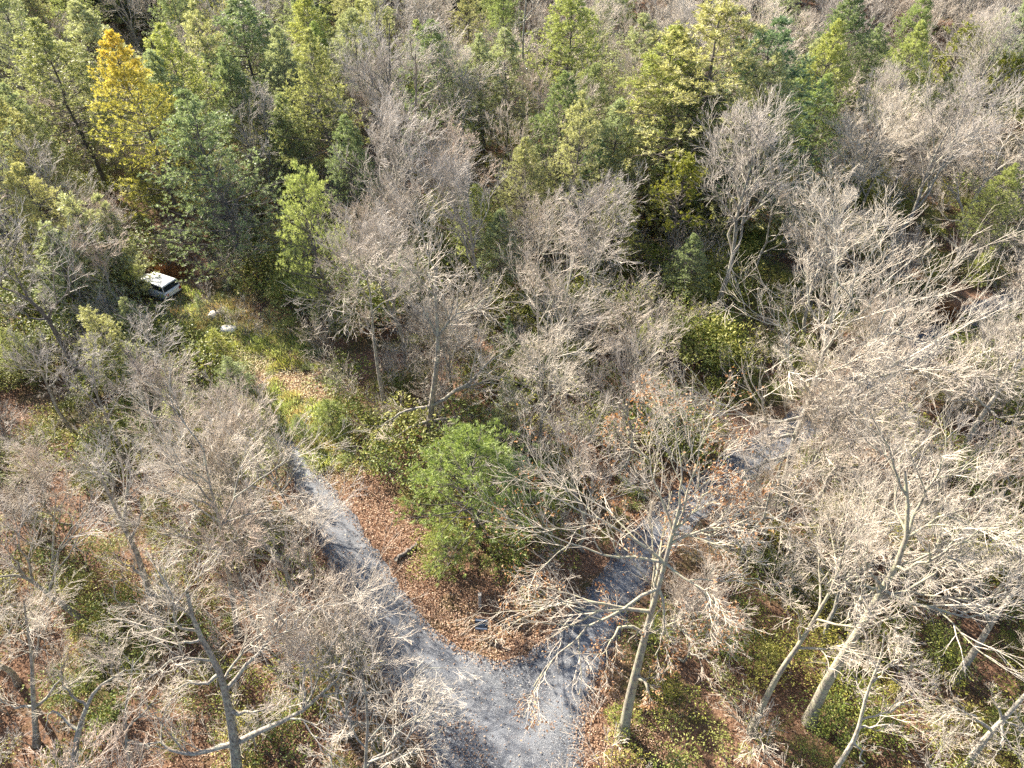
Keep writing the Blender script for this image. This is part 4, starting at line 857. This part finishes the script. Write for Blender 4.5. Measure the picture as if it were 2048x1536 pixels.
for k, (tx, ty, h_, v_, mt, lb) in enumerate([
    (700, 20, 14, 3, 'pine_pale', 'thin pine at the top edge left of centre'), (830, 40, 12, 0, 'pine_lime', 'small bright pine at the top in front of a dark gap'), (960, 70, 13.5, 1, 'pine_pale', 'pale pine left of the gaunt dead tree'),
    (1010, 60, 13.5, 3, 'pine_pale', 'pale pine partly behind the gaunt dead tree'), (950, 370, 9.0, 1, 'pine_lime', 'slender lime pine in the centre of the wood'), (1060, 280, 10.5, 0, 'pine_pale', 'soft green pine below the gaunt dead tree'),
    (1240, 200, 12, 3, 'pine_pale', 'pale pine left of the great pine clump'), (1240, 360, 9, 1, 'pine_lime', 'yellow green pine in front of the fan shaped tree'), (1640, 80, 13, 3, 'pine_pale', 'faint pine right of the great pine clump'),
    (1610, 140, 12, 1, 'pine_lime', 'yellowish pine in the gap right of the great pine clump'), (1700, -10, 15, 0, 'pine_blue', 'dark pine at the top edge toward the right'), (1900, 150, 10, 3, 'pine_lime', 'small lime pine under the round topped pitch pine'),
    (1760, 50, 12, 1, 'pine', 'dull pine left of the round topped pitch pine'), (2010, 20, 13, 1, 'pine_pale', 'pale pine in the top right corner'), (610, -10, 14, 3, 'pine_lime', 'bright thin pine at the top edge right of the open crowned pine'),
    (30, 330, 11, 3, 'pine_pale', 'grey green pine halfway down the left edge'), (560, 190, 11, 3, 'pine', 'shaded pine tucked right of the layered pine'), (1390, 470, 7, 3, 'pine', 'short pine under the yellow topped pitch pine'),
    (1290, 30, 14, 3, 'pine_pale', 'pale pine just left of the sunlit clump pine'), (2030, 330, 9, 1, 'pine_lime', 'lime pine on the right edge over the twiggy slope'), (1000, 420, 8, 3, 'pine_pale', 'small pale pine right of the slender lime one'),
    (870, 40, 15, 0, 'pine_blue', 'deep green pine behind the small bright one at the top'), (1190, 270, 10, 0, 'pine_blue', 'shadowy pine right of the bluish pale one')]):
    pine((tx, ty), h_, 1.0, v_, mt, lb, k * 0.9)
PT = [pmesh(pitch_mesh(331), 'pitch', nm='pitch'), pmesh(pitch_mesh(332), 'pitch', nm='pitch')]
for tx, ty, h_, v_, mt, lb in [(1378, 315, 10.5, 0, 'pitch', 'round headed pitch pine with yellow crown in front of the great pine clump'), (1940, 45, 13, 1, 'pitch', 'round topped pitch pine near the top right corner'), (2040, 110, 12, 0, 'pitch', 'pitch pine cut by the right edge near the corner')]:
    pine((tx, ty), h_, 1.0, v_, mt, lb, 0.4, set_=PT, h0=11.0, name='pitch_pine')

# ------------------------------------------------------------------ white car, rocks, sign, post, logs
def build_car():
    c0 = at(318, 584); hd = at(301, 590) - at(345, 612)
    ang = math.atan2(0.45, -0.9)
    root = link('parked_car', None, None, (c0[0] - 0.1, c0[1], 0), ang)
    tag(root, 'white estate car parked among small pines at the end of the leafy track', 'car')
    Lc, Wc = 4.3, 1.78
    # lofted body: stations along x, section (half width, sill z, belt z, top z)
    st_ = [(-2.15, .74, .42, .72, .86), (-2.0, .84, .3, .86, .98), (-1.4, .88, .22, .92, 1.0), (0, .89, .2, .92, .99), (.8, .89, .22, .92, .98), (1.0, .88, .22, .90, .97), (1.6, .86, .24, .84, .91), (2.0, .8, .3, .7, .78), (2.15, .68, .4, .6, .64)]
    v = []; 
    for x, hw, z0_, z1, z2 in st_:
        v += [(x, -hw * .93, z0_), (x, -hw, (z0_ + z1) / 2), (x, -hw * .97, z1), (x, -hw * .82, z2), (x, hw * .82, z2), (x, hw * .97, z1), (x, hw, (z0_ + z1) / 2), (x, hw * .93, z0_)]
    f = [(i * 8 + j, i * 8 + (j + 1) % 8, (i + 1) * 8 + (j + 1) % 8, (i + 1) * 8 + j) for i in range(len(st_) - 1) for j in range(8)]
    me_ = bpy.data.meshes.new('car_body'); me_.from_pydata(v, [], f + [tuple(range(7, -1, -1)), tuple(range(len(v) - 8, len(v)))]); me_.materials.append(M['car_paint']); 
    b_ = link('body', me_, root); b_.modifiers.new('bev', 'BEVEL').width = 0.03
    # cabin: roof with pillars, glass set inside
    def quadbox(name, bot, top, z0_, z1, mat, par, th=0.0):
        (xa, xb, w0), (xc, xd, w1) = bot, top
        vv_ = [(xa, -w0, z0_), (xb, -w0, z0_), (xb, w0, z0_), (xa, w0, z0_), (xc, -w1, z1), (xd, -w1, z1), (xd, w1, z1), (xc, w1, z1)]
        m2_ = bpy.data.meshes.new(name); m2_.from_pydata(vv_, [], [(0, 3, 2, 1), (4, 5, 6, 7), (0, 1, 5, 4), (1, 2, 6, 5), (2, 3, 7, 6), (3, 0, 4, 7)]); m2_.materials.append(M[mat])
        o = link(name, m2_, par); bv = o.modifiers.new('bev', 'BEVEL'); bv.width = 0.02; bv.segments = 2; return o
    quadbox('glass', (-2.02, .95, .76), (-1.88, .42, .68), .955, 1.43, 'glass', root)
    rf = quadbox('roof', (-2.0, .50, .73), (-1.9, .40, .66), 1.43, 1.5, 'car_paint', root)
    for x0_, x1_, lean in ((-2.0, -1.9, 1), (-.62, -.62, 0), (.92, .42, 1)):
        for s_ in (-1, 1):
            pb_ = MB(); pb_.tubes(np.array([[[x0_, s_ * .77, .95], [(x0_ + x1_) / 2, s_ * .735, 1.2], [x1_, s_ * .695, 1.45]]]), np.full((1, 3), .035), 6)
            link('pillar', pb_.mesh('pillar', [M['car_paint']]), root)
    for s_ in (-1, 1):
        for x in (-1.32, 1.32):
            wb = MB(); a = np.linspace(0, 2 * math.pi, 25)[None]
            tp = np.stack([x + .25 * np.cos(a), np.full_like(a, s_ * .8), .32 + .25 * np.sin(a)], -1); wb.tubes(tp, np.full((1, 25), .08), 8)
            wh = link('wheel', wb.mesh('tyre', [M['rubber']]), root)
            rb = MB(); k = np.arange(5)[:, None, None] * 1.2566; rr_ = np.array([.03, .19])[None, :]
            P5 = np.stack([x + rr_ * np.cos(k[:, 0]), np.full((5, 2), s_ * .86), .32 + rr_ * np.sin(k[:, 0])], -1); rb.tubes(P5, np.full((5, 2), .03), 6)
            tp2 = np.stack([x + .19 * np.cos(a), np.full_like(a, s_ * .86), .32 + .19 * np.sin(a)], -1); rb.tubes(tp2, np.full((1, 25), .025), 6)
            link('rim', rb.mesh('rim', [M['metal']]), wh)
        lb_ = MB(); lb_.box(-2.11, s_ * .62, .74, .12, .2, .22); link('tail_light', lb_.mesh('tail_light', [M['lamp_red']], False), root)
        lb_ = MB(); lb_.box(2.08, s_ * .55, .6, .14, .28, .12); link('headlight', lb_.mesh('headlight', [M['lamp_clear']], False), root)
        mb_ = MB(); mb_.box(.72, s_ * .96, 1.02, .12, .16, .11); link('mirror', mb_.mesh('mirror', [M['black']], False), root)
    bb = MB(); bb.box(-2.16, 0, .42, .1, 1.5, .18); link('bumper', bb.mesh('bumper', [M['black']], False), root)
    bb = MB(); bb.box(2.17, 0, .38, .1, 1.3, .16); link('bumper', bb.mesh('bumper', [M['black']], False), root)
    CON.append((c0[0], c0[1], 3.0))
build_car()
def rock(px, py, s, seed, label, sq=0.55):
    r_ = np.random.default_rng(seed); bm = bmesh.new(); bmesh.ops.create_icosphere(bm, subdivisions=3, radius=1)
    k = r_.normal(size=(5, 3)) * 1.7; ph = r_.random(5) * 6
    for v in bm.verts:
        c = np.array(v.co); n_ = float(np.sin(k @ c + ph).mean()); cc_ = np.sign(c) * np.abs(c) ** 0.75; v.co = Vector(cc_ * (1 + n_ * .35) * [s, s * .75, s * sq])
    me_ = bpy.data.meshes.new('boulder'); bm.to_mesh(me_); bm.free(); me_.materials.append(M['rock'])
    q = at(px, py); tag(link('boulder', me_, None, (q[0], q[1], s * sq * .55), r_.random() * 6), label, 'boulder', 'pale boulders beside the leafy track')
rock(428, 634, .42, 1, 'bright white boulder, the leftmost beside the leafy track'); rock(441, 627, .34, 2, 'small white boulder tucked behind the leftmost one'); rock(458, 662, .58, 3, 'largest flat white boulder beside the leafy track', .4)

def build_sign():
    q = at(963, 1268); ux = (at(974, 1258) - at(951, 1257)); ang = math.atan2(-0.07, 1.0)
    root = link('yard_sign', None, None, (q[0], q[1], 0), ang); tag(root, 'small dark blue yard sign with two white bands on the leafy wedge', 'sign')
    th = math.radians(20)
    def slab(name, x, u, wx, hu, dep, th_, mat, par):
        mb_ = MB(); mb_.box(0, 0, 0, wx, th_, hu)
        V = mb_.v[0]; c, s_ = math.cos(th), math.sin(th)
        yy = V[:, 1] + dep; zz = V[:, 2] + u
        mb_.v[0] = np.stack([V[:, 0] + x, yy * c + zz * s_, zz * c - yy * s_ + .38], 1)
        return link(name, mb_.mesh(name, [M[mat]], False), par)
    pn = slab('panel', 0, .36, .64, .66, 0, .02, 'sign_dark', root)
    slab('band', 0, .62, .58, .085, -.012, .006, 'sign_white', pn); slab('band', 0, .115, .58, .085, -.012, .006, 'sign_white', pn)
    # the lettering is too blurred to read in the photo: strokes of the same rhythm
    r_ = np.random.default_rng(4); mb_ = MB(); x = -.2
    c, s_ = math.cos(th), math.sin(th)
    while x < .2:
        w1 = r_.uniform(.012, .02); h1 = r_.uniform(.07, .13); u = .38 + r_.uniform(-.01, .01)
        z0n = len(mb_.v); mb_.box(x, -.013, u, w1, .004, h1)
        if r_.random() < .6: mb_.box(x + .018, -.0135, u + r_.choice([-.04, 0, .04]), .026, .004, .014)
        x += r_.uniform(.03, .05)
    mb_.box(0, -.013, .5, .05, .004, .035); mb_.box(0, -.013, .27, .3, .004, .014)
    for zz_, n_ in ((.62, 11), (.115, 9)):
        for k in range(n_): mb_.box(-.24 + k * .48 / (n_ - 1), -.0172, zz_, .02, .003, r_.uniform(.025, .04))
    for i_, V in enumerate(mb_.v):
        yy = V[:, 1]; zz = V[:, 2]; mb_.v[i_] = np.stack([V[:, 0], yy * c + zz * s_, zz * c - yy * s_ + .38], 1)
    link('lettering', mb_.mesh('lettering', [M['sign_text']], False), pn)
    for s2 in (-1, 1):
        lb = MB(); lb.tubes(np.array([[[s2 * .29, .02, 0], [s2 * .29, .03, .3], [s2 * .29, .36, .95]]]), np.full((1, 3), .012), 6); link('leg', lb.mesh('leg', [M['black']]), root)
    rb = MB(); rb.tubes(np.array([[[-.29, .03, .33], [0, .03, .33], [.29, .03, .33]]]), np.full((1, 3), .01), 6); link('rail', rb.mesh('rail', [M['black']]), root)
build_sign()
q = at(960, 1212); pb_ = MB(); pb_.tubes(np.array([[[0, 0, 0], [.01, 0, .55], [.02, .01, 1.1]]]), np.array([[.085, .08, .075]]), 8, cap=True)
pr_ = link('wooden_post', None, None, (q[0], q[1], 0)); tag(pr_, 'short pale weathered post behind the yard sign', 'post')
link('shaft', pb_.mesh('wooden_post', [M['wood']]), pr_); pb_ = MB(); pb_.box(.02, .01, 1.12, .18, .18, .03); link('cap', pb_.mesh('post_cap', [M['wood']], False), pr_)
def log(a, b_, r_, label, mat, seed=1, z=.2, cat='fallen log'):
    A = at(*a); B = at(*b_); rr = np.random.default_rng(seed); n = 10
    L = A + (B - A) * np.linspace(0, 1, n)[:, None]; L[:, 2] = z + rr.normal(size=n) * .03; L[:, :2] += rr.normal(size=(n, 2)) * .05
    m_ = MB(); m_.tubes(L[None], (r_ * (1 - .35 * np.linspace(0, 1, n)))[None], 9, cap=True)
    c, r2 = grow(rr, *rep(L[None], np.full((1, n), r_), 5, rr, .15, .95), np.full(5, .9), np.full(5, .7), np.full(5, r_ * .3), K=3)
    m_.tubes(c, r2, 5); o = L[0].copy(); m_.v = [v - o for v in m_.v]
    tag(link('fallen_log', m_.mesh('fallen_log', [M[mat]]), None, tuple(o)), label, cat)
log((792, 1122), (835, 1092), .13, 'short dark charred log lying on the leaf bank right of the road', 'bark_dark', 3, .16)
log((1235, 960), (1290, 1005), .2, 'grey fallen log crossing the brush above the right hand drive', 'bark', 4, .5)
log((1850, 455), (1985, 580), .16, 'long blue grey fallen trunk across the dark right hollow', 'bark', 5, .6)
log((1560, 700), (1640, 725), .13, 'bleached fallen pole in the brush left of the sunny crown', 'bark_pale', 6, .5)

# rust coloured dry grass behind the car
def tuft(px, py, s, seed, label, mat='rust'):
    r_ = np.random.default_rng(seed); n = 900; p0 = r_.normal(size=(n, 3)) * [.35, .35, 0]; d = r_.normal(size=(n, 3)) * .28 + [0, 0, 1]
    m_ = MB(); m_.cards(p0 * s, d, r_.normal(size=(n, 3)), r_.uniform(.7, 1.7, n) * s, r_.uniform(.02, .045, n) * s)
    q_ = at(px, py); tag(link('dry_grass_tuft', m_.mesh('dry_grass_tuft', [M[mat]]), None, (q_[0], q_[1], 0)), label, 'grass tuft', 'rusty dry grass behind the car')
tuft(335, 548, .8, 1, 'tall rusty dry grass tuft just behind the white car roof'); tuft(362, 552, .7, 2, 'rusty dry grass tuft right behind the car'); tuft(318, 530, .9, 3, 'darker dry grass tuft farther behind the car'); tuft(1880, 640, 1.2, 4, 'orange tinted dry grass tuft by the end of the right hand drive'); tuft(1905, 655, 1.0, 5, 'lower orange dry grass tuft by the end of the right hand drive')

# ------------------------------------------------------------------ filler bare trees: each one its own thing
BV = []
cfg = [(401, 13, .15, 9, .42, 0, .38, 36, 'twig'), (402, 14, .17, 10, .45, 1, .35, 34, 'twig_pale'), (403, 12, .13, 9, .40, 0, .30, 40, 'twig_grey'), (404, 15, .19, 11, .38, 1, .40, 30, 'twig_grey'),
       (405, 11, .11, 9, .46, 0, .25, 34, 'twig'), (406, 13.5, .16, 10, .42, 1, .30, 42, 'twig_pale'), (407, 12.5, .12, 10, .36, 0, .45, 28, 'twig_red'), (408, 10, .1, 10, .48, 1, .2, 38, 'twig')]
LOOK = ['slim straight bare tree', 'forked spreading bare tree', 'thin grey bare tree', 'tall narrow forked bare tree', 'short bushy bare tree', 'wide crowned forked bare tree', 'upswept reddish bare tree', 'low twiggy bare tree']
for s_, h_, r_, n_, sprd, fk, fs, asc, tw in cfg:
    tb, cb = bare_mesh(s_, h_, r_, n_, sprd, 0.0115, bool(fk), fs, asc)
    BV.append([('trunk', tb.mesh('bare_trunk', [M['bark']])), ('crown', cb.mesh('bare_crown', [M['bark'], M[tw]]))])
rf = np.random.default_rng(909)
cand = ground_pts(60000, 41, 5, 112)[:]
cand = cand[weight_uniform(cand, rf)]
acc = []; fx = np.array([c[:2] for c in FEAT]); cx_ = np.array([c[:2] for c in CON]); crr = np.array([c[2] for c in CON])
NOGO = [(330, 1420, 230, 100), (480, 1400, 150, 110), (890, 1180, 120, 170), (1050, 1430, 190, 150), (330, 570, 75, 55), (560, 770, 95, 130), (710, 1010, 40, 90), (940, 980, 150, 150), (1480, 680, 130, 90), (1820, 500, 90, 60), (430, 640, 60, 50),
        (1370, 400, 80, 90), (600, 480, 90, 110), (430, 420, 90, 120), (240, 200, 90, 130), (1230, 1180, 70, 80), (700, 1180, 60, 130)]
def okpix(p, h):
    for z in (0.4 * h, 0.7 * h, 0.92 * h):
        x, y, dp = proj((p[0], p[1], z)); mg = F * 1.5 / dp
        for (a, b_, c, d) in NOGO:
            if ((x - a) / (c + mg)) ** 2 + ((y - b_) / (d + mg)) ** 2 < 1: return False
    return True
rd = np.r_[poly, poly[:1]]
for px_, py_, v_, s_ in [(565, 1030, 7, .8), (515, 950, 7, .7), (480, 1060, 0, .66), (560, 1120, 5, .75), (600, 1215, 2, .8), (430, 990, 4, .75), (640, 1335, 4, .9), (530, 1290, 6, .8), (690, 1465, 7, .9), (400, 900, 7, .7),
                         (1480, 1130, 0, .8), (1620, 1010, 1, .85), (1760, 930, 4, .95), (1890, 850, 2, .85), (1560, 1060, 7, 1.0), (2000, 770, 5, .85), (1700, 830, 7, .9)]:
    q_ = at(px_, py_); acc.append((q_[0], q_[1], v_, s_))
LIT = np.array([at(*q_)[:2] for q_ in [(330, 575), (300, 590), (370, 600), (420, 640), (455, 660), (540, 730), (580, 800), (620, 860), (660, 900), (720, 960), (905, 1040), (860, 1000), (600, 600), (570, 640), (640, 560)]])
dr_ = seg_dist(cand, rd); ir_ = inside(cand, poly)
for p, dd, ii_ in zip(cand, dr_, ir_):
    if ii_ or dd < (0.9 if p[0] > 9 else 1.4): continue
    sp2 = (5.6 if p[1] < 34 else 4.8) if p[1] < 50 else 5.6
    if acc and min((p[0] - a[0]) ** 2 + (p[1] - a[1]) ** 2 for a in acc) < sp2 ** 2: continue
    if np.min(np.linalg.norm(fx - p, axis=1)) < (3.4 if p[1] < 34 else 2.6): continue
    if np.any(np.linalg.norm(cx_ - p, axis=1) < crr * 0.9): continue
    hit = False
    for fr in (0.35, 0.6, 0.85):
        sh = p + np.array([-SUN_DIR.x, -SUN_DIR.y]) * (12 * fr / math.tan(SUN_EL))
        if np.min(np.linalg.norm(LIT - sh, axis=1)) < 2.6: hit = True
    if hit: continue
    v = int(rf.integers(0, 8)); sc = float(rf.uniform(0.72, 1.08)) * (0.85 if p[1] < 40 else 1.0)
    if not okpix(p, cfg[v][1] * sc): continue
    
    pine_here = (p[1] > 52 and rf.random() < 0.26) or (p[1] > 26 and p[0] < -12 and rf.random() < 0.6) or (34 < p[1] <= 52 and rf.random() < 0.12)
    if pine_here: v = 10 + int(rf.integers(0, 6)) if p[1] > 52 else 16 + int(rf.integers(0, 3)); sc = float(rf.uniform(0.75, 1.12) if p[1] > 52 else rf.uniform(0.5, 0.95))
    acc.append((p[0], p[1], v, sc))
    if len(acc) >= 262: break
print('fillers', len(acc), 'feat', len(FEAT), 'con', len(CON))
# a label for each: what it looks like and which one it is in its part of the wood
zones_y = [(-400, 90, 'at the top edge'), (90, 220, 'just below the top row'), (220, 380, 'in the upper part'), (380, 560, 'across the upper middle'), (560, 760, 'across the middle'), (760, 980, 'in the lower middle'), (980, 1250, 'in the lower part'), (1250, 3000, 'along the bottom edge')]
zones_x = [(-4000, 300, 'far left'), (300, 620, 'left of centre'), (620, 1024, 'centre left'), (1024, 1400, 'centre right'), (1400, 1750, 'right of centre'), (1750, 6000, 'far right')]
ORD = ['first', 'second', 'third', 'fourth', 'fifth', 'sixth', 'seventh', 'eighth', 'ninth', 'tenth', 'eleventh', 'twelfth', 'thirteenth', 'fourteenth', 'fifteenth', 'sixteenth', 'seventeenth', 'eighteenth', 'nineteenth', 'twentieth']
buckets = {}
for a in acc:
    x, y, _ = proj((a[0], a[1], (cfg[a[2]][1] if a[2] < 10 else 15 if a[2] < 16 else 6) * a[3] * .75))
    zy = [z for z in zones_y if z[0] <= y < z[1]]; zx = [z for z in zones_x if z[0] <= x < z[1]]
    key = ((zy or zones_y[-1:])[0][2], (zx or zones_x[-1:])[0][2], a[2])
    buckets.setdefault(key, []).append((x, a))
PM = {10: (0, 'pine_pale'), 11: (1, 'pine'), 12: (2, 'pine_pale'), 13: (3, 'pine_lime'), 14: (0, 'pine_lime'), 15: (1, 'pine_pale')}
AV = {k_: swapmat(PV[a_], m_) for k_, (a_, m_) in PM.items()}
AV.update({16 + k_: swapmat(JV[k_], ['pine_pale', 'pine_lime', 'pine'][k_]) for k_ in range(3)})
PL = ['dense pale pine', 'open mid green pine', 'broad pale pine', 'thin lime green pine', 'dense lime green pine', 'open pale pine', 'pale young pine', 'narrow lime young pine', 'broad green young pine']
for (ky, kx, v), lst in sorted(buckets.items()):
    lst.sort(key=lambda q_: q_[0])
    for k, (x, a) in enumerate(lst):
        lb = '%s %s, %s' % (LOOK[v] if v < 10 else PL[v - 10], ky, kx)
        if len(lst) > 1: lb += ', %s from left' % ORD[min(k, 19)]
        if v >= 10:
            place('pine_tree', AV[v], (a[0], a[1], -0.05), float(rf.random() * 6.28), a[3], lb, 'pine tree', 'pines scattered through the wood'); continue
        place('bare_tree', BV[v], (a[0], a[1], -0.05), float(rf.random() * 6.28), a[3], lb, 'bare tree', 'leafless trees filling the wood', (float(rf.normal() * .05), float(rf.normal() * .05)))
# far woods beyond what one can count
p = ground_pts(5200, 51, 112, 230); p = p[weight_uniform(p, rg)][:2600]
far = [x_[1][1] for x_ in BV[:5]] + [PV[0][1][1], PV[1][1][1], swapmat(PV[2], 'pine_pale')[1][1]]
ix = np.where(vnoise(p, 14, 4) > 0.12, rg.integers(5, 8, len(p)), rg.integers(0, 5, len(p)))
scatter('far_woods', 'distant mixed wood of bare trees and pines merging at the top', np.c_[p, np.zeros(len(p))], rg.random(len(p)) * 6.28, rg.uniform(.8, 1.15, len(p)), far, ix)
